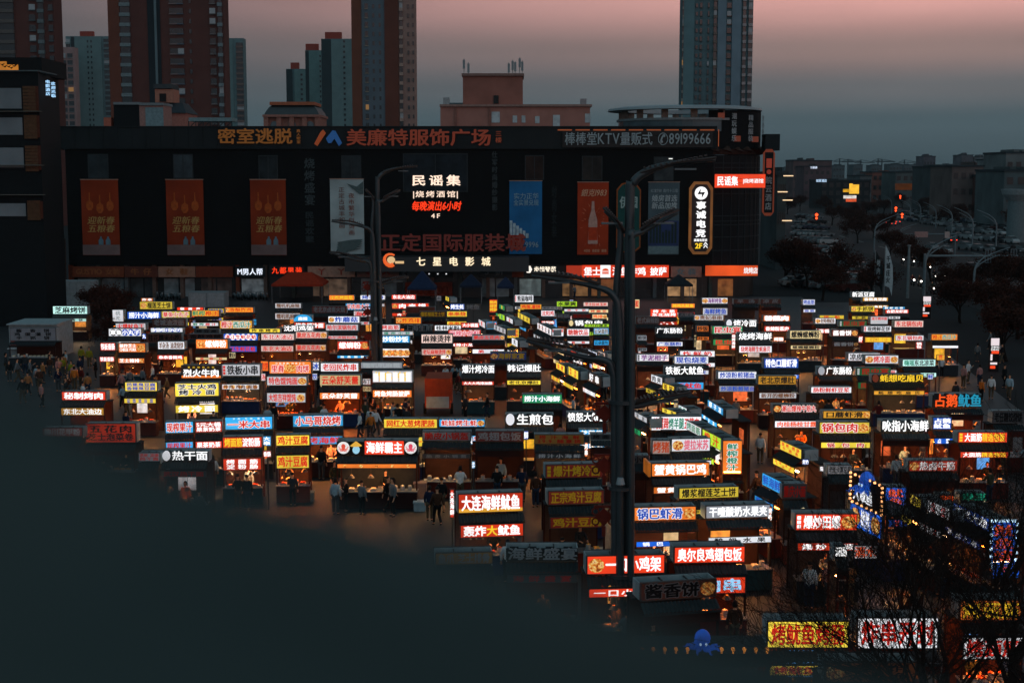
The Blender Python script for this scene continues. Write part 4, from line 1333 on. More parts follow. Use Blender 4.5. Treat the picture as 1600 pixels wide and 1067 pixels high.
def face(name, parent, x0, x1, z0, z1, y, bg, fg, text, o, kind, thick=.10):
    """a light box: housing with a printed front, lettering as its child"""
    mb = MB()
    mb.box(x0, x1, y, y + thick, z0, z1, 0)
    e = min(.035, (z1 - z0) * .06)
    mb.box(x0 + e, x1 - e, y - .006, y - .001, z0 + e, z1 - e, 1)
    mats = [D('2A2D2E', .5), panel_mat(bg, kind)]
    if 'b' in o and o['b'] in BGC:
        mb.box(x0 + e, x1 - e, y - .009, y - .0065, z0 + e, z0 + (z1 - z0) * .22, 2)
        mats.append(panel_mat(o['b'], kind))
    sg = mb.build(name, mats, parent)
    hh = z1 - z0
    a, b, lo, hi = x0 + .05 * (x1 - x0), x1 - .05 * (x1 - x0), z0 + .10 * hh, z1 - .08 * hh
    pics = []
    r = hh * .40
    if 'F' in o or 'F2' in o:
        pics.append(x0 + r * 1.25)
        a = x0 + r * 2.4
    if 'D' in o or 'F2' in o:
        pics.append(x1 - r * 1.25)
        b = x1 - r * 2.4
    if 'food' in o:
        n = 5
        pics += [x0 + (x1 - x0) * (k + .5) / n for k in range(n)]
    if 'mid' in o:
        pics.append((x0 + x1) / 2)
    if pics:
        p = MB()
        for cx in pics:
            p.disc(cx, (z0 + z1) / 2 - hh * .02, r * random.uniform(.95, 1.2), r * .92, y - .012, y - .0095, 14)
        p.build('food_picture', FOOD(.12 if kind == 'u' else .4 if kind == 'dim' else 1), sg)
    if 'n' in o:
        ms, ix = fgmats(o['n'], kind)
        q = MB()
        cw = min(hh * .34, (x1 - x0) * .06)
        for k in range(3):
            q.box(x0 + cw * .5, x0 + cw * 1.5, y - .011, y - .0085, z0 + hh * (.14 + .26 * k), z0 + hh * (.34 + .26 * k))
        q.build('seal_mark', ms, sg)
        a = max(a, x0 + cw * 2.2)
    if 't' in o and len(o['t']) > 2:
        ms, ix = fgmats(o['t'][0], kind)
        letters('small_lettering', sg, o['t'][1:], a + (b - a) * .1, b - (b - a) * .1, hi - hh * .16, hi, y - .012, ms, bold=.0)
        hi -= hh * .2
    if 'd' in o:
        q = MB()
        cs = list(dict.fromkeys(o['d']))
        n = len(o['d'])
        cw = (b - a) / n
        for k, c in enumerate(o['d']):
            q.disc(a + cw * (k + .5), (z0 + z1) / 2, min(cw * .52, hh * .46), hh * .43, y - .0095, y - .0065, 18, cs.index(c))
        q.build('letter_disc', fgmats(''.join(cs), kind)[0], sg)
        lo += hh * .08
        hi -= hh * .08
    if text and text.strip('_/'):
        ms, ix = fgmats(fg, kind)
        ol = None
        for c in 'wyrs':
            if 'o' + c in o:
                ms = ms + [E(FGC[c], .9, sample=False) if kind != 'u' else D(FGC[c], .6, k=.35)]
                ol = len(ms) - 1
        if 'mid' in o:
            half = len(text) // 2
            gap = r * 1.15
            letters('lettering', sg, text[:half], a, (x0 + x1) / 2 - gap, lo, hi, y - .016, ms, ix, outline=ol)
            letters('lettering', sg, text[half:], (x0 + x1) / 2 + gap, b, lo, hi, y - .016, ms, ix, outline=ol)
        else:
            letters('lettering', sg, text, a, b, lo, hi, y - .016, ms, ix, outline=ol, vertical='V' in o or 'V2' in o, wide=1.7 if 'V' not in o else 1.1)
    return sg


def octopus_badge(parent, cx, cz, r, y, col):
    q = MB()
    q.disc(cx, cz, r, r, y, y + .1, 28, 0)
    q.disc(cx, cz, r * .9, r * .9, y - .008, y - .003, 28, 1)
    bd = q.build('round_badge', [D('1A1A1C'), E('F2F0EE', .85)], parent)
    p = MB()
    m = y - .018
    p.disc(cx, cz + r * .22, r * .30, r * .34, m, m + .006, 16)
    for k in range(6):
        t = -2.9 + k * .52
        pts = [(cx + r * .15 * math.cos(t), m, cz - r * .02)]
        for j in range(1, 6):
            a = t + (.5 if k < 3 else -.5) * math.sin(j * 1.1)
            rr = r * (.15 + .13 * j)
            pts.append((cx + rr * math.cos(a), m, cz + .02 * r + rr * math.sin(a)))
        p.tube(pts, [r * .085 * (1 - .12 * j) for j in range(6)], 5)
    p.build('octopus_drawing', E(col, .9, sample=False), bd)


def stall(line):
    head, en, op = line.split('|')
    reg, x0, y0, x1, y1, bg, fg, text = head.split(' ')
    o = {}
    for t in op.split(';'):
        if '=' in t:
            k, v = t.split('=', 1)
            o[k] = v
        elif t:
            o[t] = 1
    ox, oy, sc = REG[reg]
    P = lambda x, y: (ox + float(x) / sc, oy + float(y) / sc)
    side = 'S' in o
    top = 3.3
    ul, ur = P(x0, y0), P(x1, y1 if side else float(y0) + float(o.get('r', 0)))
    if 'low' in o:
        top = 2.45
    A, B = on_z(ul[0], ul[1], top), on_z(ur[0], ur[1], top)
    th = math.atan2(B.y - A.y, B.x - A.x)
    w = (B - A).length
    M = (A + B) / 2
    s = ppm(M)
    hpx = (float(o['S']) if side else float(y1) - float(y0)) / sc
    hs = max(.25, hpx / s)
    if side and w < 2.0:
        hs = min(hs, 1.0)
    kind = 'u' if 'u' in o else 'dim' if 'dim' in o else 'lit'
    colour = BGC[bg][1]
    lit = {'u': 'unlit', 'dim': 'faintly lit', 'lit': 'glowing'}[kind]
    short = f'{colour} {en} stall'
    if 'L' in o:
        lab = f'food stall selling {en} under {lit} {"white" if fg[0] == "w" else "cut out"} letters'
        short = f'{en} stall'
    else:
        lab = f'food stall with {lit} {colour} sign for {en}'
    if side:
        lab += ' along the alley'
    root = thing('market_stall', lab, 'food stall', (M.x, M.y, 0), th, 'food stalls of the evening market')
    far = M.y > 118
    h2, zb = w / 2, top - hs
    rnd = random.Random(hash(en) % 1000 + int(M.x * 10) if False else int(M.x * 37 + M.y * 11))
    deck = min(zb, 2.75) if 'V' not in o and 'V2' not in o else 2.3
    # upper sign
    if 'L' in o:
        b = MB()
        b.box(-h2, h2, .10, .16, zb, top - .12 * hs)
        for k in range(max(3, int(w / .5))):
            b.box(-h2 + (k + .2) * w / max(3, int(w / .5)), -h2 + (k + .7) * w / max(3, int(w / .5)), .16, .22, top - .12 * hs - .02, top - .02)
        bd = b.build('letter_board', D('20272A', .8), root)
        a = -h2 + .02 * w
        if 'disc' in o:
            q = MB()
            q.disc(-h2 + hs * .42, zb + hs * .5, hs * .36, hs * .48, -.02, .09, 20)
            q.build('round_sign', E(BGC[o['disc']][0], .85), root)
            a = -h2 + hs * .95
        ms, ix = fgmats(fg, kind)
        letters('lettering', bd, text, a, h2, zb + .02, top, .0, ms, ix, bold=.026, depth=.07, wide=1.6)
    elif 'dome' in o:
        q = MB()
        q.prism([(h2 * math.cos(math.pi * k / 16), zb + hs * math.sin(math.pi * k / 16)) for k in range(17)], 0, .1)
        sg = q.build('upper_sign', panel_mat(bg, kind), root)
        letters('lettering', sg, text, -h2 * .5, h2 * .5, zb + .12 * hs, zb + .7 * hs, -.012, fgmats(fg, kind)[0])
    elif 'hub' in o:
        q = MB()
        q.box(-h2, h2, .02, .14, zb - .05, zb + hs * .85)
        q.build('sign_board', D('15181A'), root)
        r = hs * .46
        octopus_badge(root, -h2 + r, zb + hs * .5, r, -.09, 'E0503A')
        octopus_badge(root, h2 - r, zb + hs * .5, r, -.09, 'E04A62')
        face('upper_sign', root, -h2 * .32, h2 * .68, zb, top, -.09, bg, fg, text, {}, kind)
        q = MB()
        q.tube([(-h2 * .52, -.05, zb + hs * .62), (-h2 * .52, -.05, zb + hs * .92)], [hs * .40, .02], 14)
        q.build('straw_hat', E('F0B440', .8), root)
        q = MB()
        q.disc(-h2 * .52, zb + hs * .34, hs * .24, hs * .27, -.06, .01, 18)
        q.build('round_sign', E('9FD8F0', .85), root)
    else:
        if 'V' in o or 'V2' in o:
            zb = top - hs * (1.0 if 'V' in o else 1.75)
            zb = max(zb, 1.0)
        face('upper_sign', root, -h2, h2, zb, top, 0, bg, fg, text, {k: v for k, v in o.items() if k != 'food'}, kind)
        if 'bl' in o:
            q = MB()
            for k in range(6):
                xa = -h2 + w * (.03 + .16 * k)
                q.box(xa, xa + w * .12, -.022, -.018, zb + hs * .1, zb + hs * (.86 if k % 2 else .78))
            q.build('price_strip', E('FFFFFF', 1.0, sample=False), root)
        if 'frame' in o:
            q = MB()
            for k in range(26):
                t = k / 26 * 4
                u = t % 1
                p = [(-h2 + w * u, top), (h2, top - (top - zb) * u), (h2 - w * u, zb), (-h2, zb + (top - zb) * u)][int(t)]
                q.box(p[0] - .05, p[0] + .05, -.06, -.02, p[1] - .05, p[1] + .05)
            q.build('bulb_string', E('BFE4FF', 2.0), root)
        if 'blo' in o:
            side_p = MB()
            side_p.box(-h2 - .12, -h2 - .02, .0, 1.2, zb, top)
            side_p.build('side_sign', E('B8651E', .5, .3), root)
    dp = 1.5 if w > 1.6 else 1.1
    grey, wood = D('8A9698', .6, .2, 1.5), D(rnd.choice(('33140E', '28120E', '1E1512', '3C160E')), .6)
    # hollow box behind the sign, open to the sky, and the low roof behind it
    rb = min(.85, dp)
    if deck > 2.0:
        b = MB()
        hb = top - .05
        b.box(-h2, h2, rb - .03, rb, deck, hb)
        b.box(-h2, -h2 + .03, .17, rb - .03, deck, hb)
        b.box(h2 - .03, h2, .17, rb - .03, deck, hb)
        b.box(-h2 + .03, h2 - .03, .17, rb - .03, deck, deck + .03, 1)
        b.build('roof_box', [grey, D('262C2E', .8, .4, 1)], root)
        b = MB()
        b.box(-h2, h2, rb + .04, dp + .12, deck - .22, deck - .16)
        b.build('back_roof', D('1E2426', .8, .3), root)
        if not far:
            b = MB()
            for k in range(1, 3):
                x = -h2 + w * k / 3
                b.box(x - .02, x + .02, .23, rb - .04, top - .12, top - .08)
            b.box(-h2 - .02, h2 + .02, rb + .001, rb + .03, top - .08, top - .03)
            b.build('roof_rail', D('1E2426', .5, metal=.6), root)
    # tiled awning
    aw = zb - .03
    nb = max(6, int(w / (.13 if not far else .26)))
    b = MB()
    yo, zo = -.42, aw - .26
    for k in range(nb):
        xa, xb, xc = -h2 + w * k / nb, -h2 + w * (k + .5) / nb, -h2 + w * (k + 1) / nb
        for p, q, dz, dz2 in ((xa, xb, 0, .045), (xb, xc, .045, 0)):
            b.quad((p, .0, aw + dz - .05), (p, yo, zo + dz), (q, yo, zo + dz2), (q, .0, aw + dz2 - .05))
    b.box(-h2, h2, yo - .02, yo, zo - .07, zo + .0)
    b.build('tiled_awning', D(rnd.choice(('20272A', '262C2E', '1B2224')), .7, .25), root)
    # lower sign
    lz1 = zo - .09
    lz0 = max(1.72, lz1 - .30)
    if 'l' in o:
        pr = o['l'].split(',')
        if side:
            face('lower_sign', root, -h2, h2, lz0, lz1, -.34, pr[1], fg, text, {}, kind, .06)
        else:
            ya, yb = float(pr[0]), float(pr[1])
            lh = min(.8, max(.2, (yb - ya) / sc / s))
            lz1 = min(lz1, top - (ya - float(y0)) / sc / s)
            lz1 = max(lz1, 1.7 + lh * .6)
            lz0 = lz1 - lh
            k2 = kind if kind != 'lit' else ('u' if pr[2] in 'DN' else 'lit')
            o2 = {'D': 1} if 'D2' in o or ('D' in o and rnd.random() < .5) else {}
            if 'food' in o:
                o2 = {'food': 1}
            face('lower_sign', root, -h2 * .97, h2 * .97, lz0, lz1, -.34, pr[2], pr[3], pr[4], o2, k2, .06)
    elif kind == 'lit' and 'L' not in o and 'V' not in o and 'V2' not in o and 'dome' not in o and rnd.random() < .7:
        face('lower_sign', root, -h2 * .97, h2 * .97, lz0, lz1, -.34, bg, fg, text, {'ow': 1} if 'ow' in o else {}, kind, .06)
    else:
        b = MB()
        b.box(-h2, h2, -.34, -.30, lz0, lz1)
        b.build('fascia_board', wood, root)
    # posts, back wall, counter, lamp
    if not far:
        for sx in (-1, 1):
            for yy in (-.28, dp - .06):
                b = MB()
                b.box(sx * (h2 - .045) - .035, sx * (h2 - .045) + .035, yy, yy + .07, 0, (lz0 if yy < 0 else deck - .23))
                b.build('post', wood, root)
    b = MB()
    b.box(-h2 + .08, h2 - .08, dp - .10, dp - .07, .02, deck - .24)
    b.build('back_wall', D(rnd.choice(('3A2018', '2E3032', '45352C', '3A241C')), .8), root)
    b = MB()
    b.box(-h2 + .02, h2 - .02, -.52, .12, .05, .86, 0)
    b.box(-h2 - .01, h2 + .01, -.58, .16, .86, .90, 1)
    ct = b.build('counter', [D(rnd.choice(FABRIC), .7), D('8A8F90', .35, metal=.7)], root)
    if not far or rnd.random() < .4:
        g = MB()
        n = int(w / .36)
        for k in range(n):
            x = -h2 + .2 + (w - .4) * (k + .5) / n
            t = rnd.random()
            if t < .45:
                g.box(x - .14, x + .14, -.45, -.12, .905, .98, 0)
                g.box(x - .11, x + .11, -.42, -.15, .981, 1.02, 1)
            elif t < .75:
                g.tube([(x, -.2, .905), (x, -.2, 1.12)], [.11, .10], 10, 0)
                g.tube([(x, -.2, 1.121), (x, -.2, 1.16)], [.09, .02], 10, 1)
            elif t < .9:
                for j in range(4):
                    g.tube([(x - .1 + .06 * j, -.3, .905), (x - .1 + .06 * j, -.28, 1.10)], .022, 6, 1)
        if g.v:
            g.build('food_tray', [D('9AA0A2', .4, metal=.6), D(rnd.choice(('B8642A', 'C88A3A', '9A3A20', 'D0C0A0')), .6, .4, 12)], ct)
    if kind == 'lit' or rnd.random() < .5:
        if 'bright' in o:
            pw, hx = 80, 'FFB870'
        else:
            pw, hx = rnd.choice((20, 60, 100, 150, 210)) * (.4 if side else 1), rnd.choice(('FFA050', 'FF8430', 'FFC890', 'FF7820'))
        if pw:
            b = MB()
            lz = lz0 + .03
            b.box(-w * .40, w * .40, -.05, .02, lz, lz + .025)
            b.build('strip_lamp', E(hx, pw), root)
    if kind == 'lit' and not far and rnd.random() < .85:
        for k in range(rnd.choice((1, 2, 2, 3))):
            x = rnd.uniform(-.4, .4) * w
            b = MB()
            b.tube([(x, -.2, 1.64), (x, -.2, 1.50)], [.05, .17], 10, 0, False)
            b.tube([(x, -.2, 1.56), (x, -.2, 1.485)], [.05, .07], 8, 1)
            b.tube([(x, -.2, 1.62), (x, -.2, lz0 + .05)], .01, 4, 0)
            b.build('heat_lamp', [D('3A2A20', .4), E(rnd.choice(('FF9038', 'FFA850', 'FF7420')), 170)], root)
    if kind == 'lit' and rnd.random() < .5:
        b = MB()
        xa = rnd.uniform(-.4, .1) * w
        b.box(xa, xa + w * rnd.uniform(.2, .42), dp - .14, dp - .105, 1.15, min(1.95, deck - .3))
        b.build('menu_board', E(rnd.choice(('F4C838', 'F0F0F4', 'F09A40', '58A0E8', 'F4E0B0', 'E86A38')), rnd.choice((.35, .6, .9)), .45, 3.0), root)
    STALLS.append((M.x, M.y, th, w, dp, short, kind, root, far))


for ln in DATA.strip().split('\n'):
    stall(ln)
# ------------------------------------------------------------------ people


def skinned(name, joints, bones, mat, sub=1):
    me = bpy.data.meshes.new(name)
    keys = list(joints)
    me.from_pydata([joints[k][:3] for k in keys], [(keys.index(a), keys.index(b)) for a, b in bones], [])
    o = bpy.data.objects.new(name, me)
    TMP.collection.objects.link(o)
    o.modifiers.new('skin', 'SKIN')
    for i, k in enumerate(keys):
        r = joints[k][3]
        me.skin_vertices[0].data[i].radius = r if hasattr(r, '__len__') else (r, r)
        me.skin_vertices[0].data[i].use_root = (i == 0)
    md = o.modifiers.new('sub', 'SUBSURF')
    md.levels = md.render_levels = sub
    vl = TMP.view_layers[0]
    vl.update()
    m2 = bpy.data.meshes.new_from_object(o.evaluated_get(vl.depsgraph))
    bpy.data.objects.remove(o)
    m2.name = name
    m2.materials.clear()
    m2.materials.append(mat)
    m2.polygons.foreach_set('use_smooth', [True] * len(m2.polygons))
    m2.polygons.foreach_set('material_index', [0] * len(m2.polygons))
    return m2


SKIN = D('C08A6A', .6, .05)
HAIR = D('14100E', .6)


def make_person(pose):
    """returns meshes: body, jacket, trousers, shoes, hair; facing -y, feet on z = 0"""
    sit = pose == 'ride'
    st = .22 if pose == 'walk' else .0
    J = {'pelvis': (0, 0, .93, (.13, .10)), 'waist': (0, 0, 1.08, (.125, .095)), 'chest': (0, -.01, 1.28, (.15, .11)), 'neck0': (0, .01, 1.45, .07), 'neck': (0, .0, 1.50, .052),
         'skull0': (0, -.015, 1.58, (.062, .075)), 'skull': (0, -.005, 1.66, (.075, .09)), 'crown': (0, .005, 1.71, (.055, .065))}
    if pose in ('bend',):
        for k in ('chest', 'neck0', 'neck', 'skull0', 'skull', 'crown'):
            x, y, z, r = J[k]
            J[k] = (x, y - (z - 1.05) * .42, z - (z - 1.05) * .10, r)
    B = [('pelvis', 'waist'), ('waist', 'chest'), ('chest', 'neck0'), ('neck0', 'neck'), ('neck', 'skull0'), ('skull0', 'skull'), ('skull', 'crown')]
    ch = J['chest']
    JK = {k: (J[k][0], J[k][1], J[k][2], tuple(q + .035 for q in (J[k][3] if hasattr(J[k][3], '__len__') else (J[k][3], J[k][3])))) for k in ('waist', 'chest')}
    JK['hem'] = (0, .01, .82, (.175, .14))
    JK['collar'] = (J['neck0'][0], J['neck0'][1], J['neck0'][2] + .0, (.085, .085))
    JB = [('hem', 'waist'), ('waist', 'chest'), ('chest', 'collar')]
    JK = {k: JK[k] for k in ('waist', 'hem', 'chest', 'collar')}
    TR, TB, SH, SB = {'pelvis': (0, 0, .93, (.145, .12))}, [], {}, []
    for s in (-1, 1):
        n = 'LR'[s > 0]
        sh = (s * .175, ch[1] + .01, ch[2] + .12)
        if pose == 'reach' or pose == 'bend':
            el, wr = (s * .25, sh[1] - .12, sh[2] - .24), (s * .17, sh[1] - .36, sh[2] - .26)
        elif pose == 'phone' and s > 0:
            el, wr = (s * .24, sh[1] - .06, sh[2] - .27), (s * .10, sh[1] - .26, sh[2] - .10)
        elif pose == 'ride':
            el, wr = (s * .27, sh[1] - .20, sh[2] - .20), (s * .28, sh[1] - .44, sh[2] - .28)
        elif pose == 'walk':
            el, wr = (s * .24, sh[1] - s * .08, sh[2] - .27), (s * .25, sh[1] - s * .20 - .05, sh[2] - .50)
        else:
            el, wr = (s * .24, sh[1] + .02, sh[2] - .28), (s * .24, sh[1] - .06, sh[2] - .53)
        J[n + 'sh'], J[n + 'el'], J[n + 'wr'] = sh + (.055,), el + (.042,), wr + (.028,)
        B += [('chest', n + 'sh'), (n + 'sh', n + 'el'), (n + 'el', n + 'wr')]
        d = (Vector(wr) - Vector(el)).normalized()
        sd = Vector((0, 1, 0)).cross(d) if abs(d.y) < .8 else Vector((1, 0, 0))
        sd.normalize()
        up = d.cross(sd)
        pm = Vector(wr) + d * .075
        J[n + 'palm'] = tuple(pm) + ((.034, .016),)
        B.append((n + 'wr', n + 'palm'))
        for f, (o, L) in enumerate(((-.030, .072), (-.010, .084), (.010, .080), (.028, .062))):
            k1 = pm + d * .02 + sd * o
            k2 = k1 + d * L * .6 - up * .008
            k3 = k1 + d * L - up * .028
            J[f'{n}f{f}a'], J[f'{n}f{f}b'], J[f'{n}f{f}c'] = tuple(k1) + (.009,), tuple(k2) + (.0085,), tuple(k3) + (.007,)
            B += [(n + 'palm', f'{n}f{f}a'), (f'{n}f{f}a', f'{n}f{f}b'), (f'{n}f{f}b', f'{n}f{f}c')]
        t1 = Vector(wr) + d * .04 - sd * .035 * s
        t2 = t1 + d * .045 - sd * .02 * s - up * .01
        J[n + 'ta'], J[n + 'tb'] = tuple(t1) + (.011,), tuple(t2) + (.008,)
        B += [(n + 'wr', n + 'ta'), (n + 'ta', n + 'tb')]
        JK[n + 'sh'], JK[n + 'el'], JK[n + 'cuff'] = sh + (.085,), el + (.068,), tuple(Vector(el).lerp(Vector(wr), .94)) + (.05,)
        JB += [('chest', n + 'sh'), (n + 'sh', n + 'el'), (n + 'el', n + 'cuff')]
        hp = (s * .095, 0, .88)
        if sit:
            kn, an = (s * .14, -.42, .80), (s * .13, -.36, .38)
            toe = (s * .13, -.50, .34)
        else:
            yy = s * st
            kn = (s * .105, -.02 - max(0, yy) * .5 - (.06 if pose == 'walk' and yy < 0 else 0), .49)
            an = (s * .10, .02 - yy * .9, .085 + (.06 if yy < 0 else 0))
            toe = (an[0] + s * .02, an[1] - .15, .035 + (.0 if yy >= 0 else .01))
        J[n + 'hp'], J[n + 'kn'], J[n + 'an'], J[n + 'toe'] = hp + (.085,), kn + (.055,), an + (.038,), toe + (.032,)
        B += [('pelvis', n + 'hp'), (n + 'hp', n + 'kn'), (n + 'kn', n + 'an'), (n + 'an', n + 'toe')]
        TR[n + 'hp'], TR[n + 'kn'], TR[n + 'an'] = hp + (.10,), kn + (.075,), (an[0], an[1], an[2] + .02, .062)
        TB += [('pelvis', n + 'hp'), (n + 'hp', n + 'kn'), (n + 'kn', n + 'an')]
        SH[n + 'an'], SH[n + 'mid'], SH[n + 'toe'] = (an[0], an[1] + .03, an[2] - .03, .05), (an[0], an[1] - .06, an[2] - .035, (.048, .042)), toe + ((.045, .034),)
        SB += [(n + 'an', n + 'mid'), (n + 'mid', n + 'toe')]
    body = skinned('person', J, B, SKIN)
    hx, hy, hz = J['skull'][:3]
    # face and ears joined into the body mesh
    bm = bmesh.new()
    bm.from_mesh(body)
    def add(pts, fcs):
        v = [bm.verts.new(p) for p in pts]
        for f in fcs:
            bm.faces.new([v[i] for i in f])
    fy = hy - .098
    add([(hx - .012, fy + .01, hz - .045), (hx + .012, fy + .01, hz - .045), (hx, fy - .018, hz - .04), (hx, fy + .008, hz)], [(0, 1, 2), (0, 2, 3), (1, 3, 2)])
    for s in (-1, 1):
        add([(hx + s * .074, hy + .0, hz - .03), (hx + s * .092, hy + .02, hz - .01), (hx + s * .088, hy + .02, hz - .045), (hx + s * .074, hy + .025, hz - .03)], [(0, 1, 2), (1, 3, 2), (0, 3, 1)])
    bm.to_mesh(body)
    nb = len(bm.faces)
    for s in (-1, 1):
        add([(hx + s * .030 - .012, fy + .004, hz + .002), (hx + s * .030 + .012, fy + .004, hz + .002), (hx + s * .030 + .01, fy + .003, hz + .012), (hx + s * .030 - .01, fy + .003, hz + .012)], [(0, 1, 2, 3)])
    add([(hx - .022, fy + .01, hz - .072), (hx + .022, fy + .01, hz - .072), (hx + .018, fy + .008, hz - .062), (hx - .018, fy + .008, hz - .062)], [(0, 1, 2, 3)])
    for i, f in enumerate(bm.faces):
        f.material_index = 1 if i >= nb else 0
    bm.to_mesh(body)
    bm.free()
    body.materials.append(D('3A1C18'))
    jacket = skinned('jacket', JK, JB, D('202428'))
    trousers = skinned('trousers', TR, TB, D('181C22'))
    shoes = skinned('shoes', {k: SH[k] for k in SH if k[0] == 'L'}, [b for b in SB if b[0][0] == 'L'], D('101214'), 1), skinned('shoes', {k: SH[k] for k in SH if k[0] == 'R'}, [b for b in SB if b[0][0] == 'R'], D('101214'), 1)
    hr = MB()
    rows, cols = 6, 14
    lng = pose in ('stand', 'reach')
    for i in range(rows + 1):
        ph = i / rows * (1.75 if not lng else 1.9)
        for k in range(cols):
            a = 2 * math.pi * k / cols
            front = max(0, -math.sin(a))
            p = ph * (1 - .42 * front)
            dz = -.10 * (i / rows) ** 3 * (1 if math.sin(a) > -.1 else 0) if lng else 0
            hr.v.append((hx + .092 * math.sin(p) * math.cos(a), hy + .01 + .108 * math.sin(p) * math.sin(a), hz + .015 + .105 * math.cos(p) + dz))
    for i in range(rows):
        for k in range(cols):
            hr.f.append((i * cols + k, i * cols + (k + 1) % cols, (i + 1) * cols + (k + 1) % cols, (i + 1) * cols + k))
            hr.m.append(0)
    return body, jacket, trousers, shoes, hr


POSE = {}


def person_proto(pose):
    body, jk, tr, sh, hr = make_person(pose)
    o = bpy.data.objects.new('person', body)
    COL.objects.link(o)
    for nm, me in (('jacket', jk), ('trousers', tr), ('shoe', sh[0]), ('shoe', sh[1])):
        c = bpy.data.objects.new(nm, me)
        COL.objects.link(c)
        c.parent = o
    hr.build('hair', HAIR, o, smooth=True)
    return o


COATS = {'black': '0E1012', 'charcoal': '24282A', 'navy': '141C30', 'brown': '3A2418', 'tan': '8A5C34', 'white': 'B8BCBC', 'pale blue': '7E949C', 'dusty pink': '9A6E68', 'dark red': '4E1612', 'olive': '2C3020', 'grey': '5A6062', 'orange': 'A85E20', 'bright yellow': '6E7014'}
PANTS = {'black': '0C0D10', 'denim': '1C2838', 'grey': '34383A', 'khaki': '4A4030'}
WEIGHT = ['black'] * 6 + ['charcoal'] * 3 + ['navy'] * 2 + ['brown'] * 2 + ['tan'] * 2 + ['white'] * 3 + ['pale blue'] * 3 + ['dusty pink'] * 3 + ['dark red'] + ['olive'] * 2 + ['grey'] * 2 + ['orange']
PCOUNT = [0]
USED = set()
SPOTS = []


def person(x, y, rz, pose, where, group, coat=None, z=0.0):
    rnd = random.Random(int(x * 131 + y * 977))
    for attempt in range(60):
        c = coat or rnd.choice(WEIGHT if attempt < 25 else list(COATS)[:-1])
        p = rnd.choice(list(PANTS))
        lab = f'person in {c} coat {where}'
        if lab in USED:
            lab = f'person in {c} coat and {p} trousers {where}'
        if lab not in USED:
            break
        if attempt > 40:
            coat = None
    USED.add(lab)
    sc = rnd.uniform(.93, 1.06)
    if pose not in POSE:
        POSE[pose] = o = person_proto(pose)
        o.location, o.rotation_euler, o.scale = (x, y, z), (0, 0, rz), (sc,) * 3
        tag(o, lab, 'person', group)
    else:
        o = dup(POSE[pose], (x, y, z), rz, lab, group, sc)
    for ch in o.children:
        n = ch.name.split('.')[0]
        if n == 'jacket':
            repaint(ch, D(COATS[c], .8, .15, 8))
        elif n == 'trousers':
            repaint(ch, D(PANTS[p], .85, .15, 8))
    SPOTS.append((x, y))
    PCOUNT[0] += 1
    return o


def blocked(x, y, own=None):
    for i, (sx, sy, th, w, dp, *_r) in enumerate(STALLS):
        dx, dy = x - sx, y - sy
        lx, ly = dx * math.cos(th) + dy * math.sin(th), -dx * math.sin(th) + dy * math.cos(th)
        if abs(lx) < w / 2 + .25 and -.75 < ly < dp + .3 and i != own:
            return True
    return any((x - a) ** 2 + (y - b) ** 2 < .2 for a, b in SPOTS)


GP = 'people in the evening market'
order = sorted(range(len(STALLS)), key=lambda i: STALLS[i][1])
for i in order:
    sx, sy, th, w, dp, short, kind, root, far = STALLS[i]
    if 'squid poster' in short or w < 1.2 or ' tall ' in short:
        continue
    rnd = random.Random(i)
    c, s = math.cos(th), math.sin(th)
    if PCOUNT[0] < 140:
        if (kind == 'lit' or rnd.random() < .4) and dp > 1.3 and rnd.random() < .85:
            lx = rnd.uniform(-.25, .25) * w
            x, y = sx + lx * c - .62 * s, sy + lx * s + .62 * c
            if not blocked(x, y, i):
                person(x, y, th + rnd.uniform(-.4, .4), rnd.choice(('reach', 'bend', 'stand')), f'serving in the {short}', GP)
        for k in range(rnd.choice((1, 1, 2, 2, 3)) if not far else rnd.choice((0, 1, 1))):
            lx, ly = rnd.uniform(-.5, .5) * w, -rnd.uniform(.95, 1.5)
            x, y = sx + lx * c - ly * s, sy + lx * s + ly * c
            if not blocked(x, y):
                person(x, y, th + math.pi + rnd.uniform(-.5, .5), rnd.choice(('stand', 'phone', 'reach', 'stand')), f'waiting at the {short}', GP)
ZONES = [('in the crowd by the kiosks', [(5, 585), (150, 570), (150, 640), (20, 640)], 26), ('in the gap beside the barbecue stall', [(425, 610), (520, 610), (520, 680), (425, 670)], 14),
         ('walking past the white menu stall', [(540, 620), (645, 620), (640, 700), (540, 690)], 18), ('among the tables in mid market', [(665, 590), (775, 590), (780, 655), (670, 660)], 24),
         ('standing before the seafood hall stall', [(520, 765), (640, 765), (640, 810), (520, 810)], 9), ('on the open paving by the steps', [(1440, 555), (1560, 545), (1590, 640), (1470, 640)], 14),
         ('on the pavement under the mall', [(560, 462), (1100, 458), (1100, 466), (560, 470)], 10), ('in the lane of letter signs', [(1120, 700), (1180, 690), (1230, 900), (1190, 930)], 9),
         ('near the roast meat stall', [(170, 590), (270, 590), (260, 650), (190, 655)], 12), ('in the lane between letter signs and dark stalls', [(830, 690), (900, 690), (880, 760), (835, 760)], 6), ('by the foam box on the open paving', [(640, 790), (700, 780), (700, 840), (640, 840)], 3), ('in the alley under the sloping signs', [(880, 560), (960, 600), (960, 640), (880, 620)], 10)]
for where, poly, n in ZONES:
    rnd = random.Random(where)
    pts = [on_z(x, y) for x, y in poly]
    k = t = 0
    while k < n and t < 200:
        t += 1
        u, v = rnd.random(), rnd.random()
        p = (pts[0] * (1 - u) + pts[1] * u) * (1 - v) + (pts[3] * (1 - u) + pts[2] * u) * v
        if blocked(p.x, p.y):
            continue
        person(p.x, p.y, rnd.uniform(0, 6.28), rnd.choice(('walk', 'walk', 'stand', 'phone')), where, GP)
        k += 1
p = on_z(117, 610)
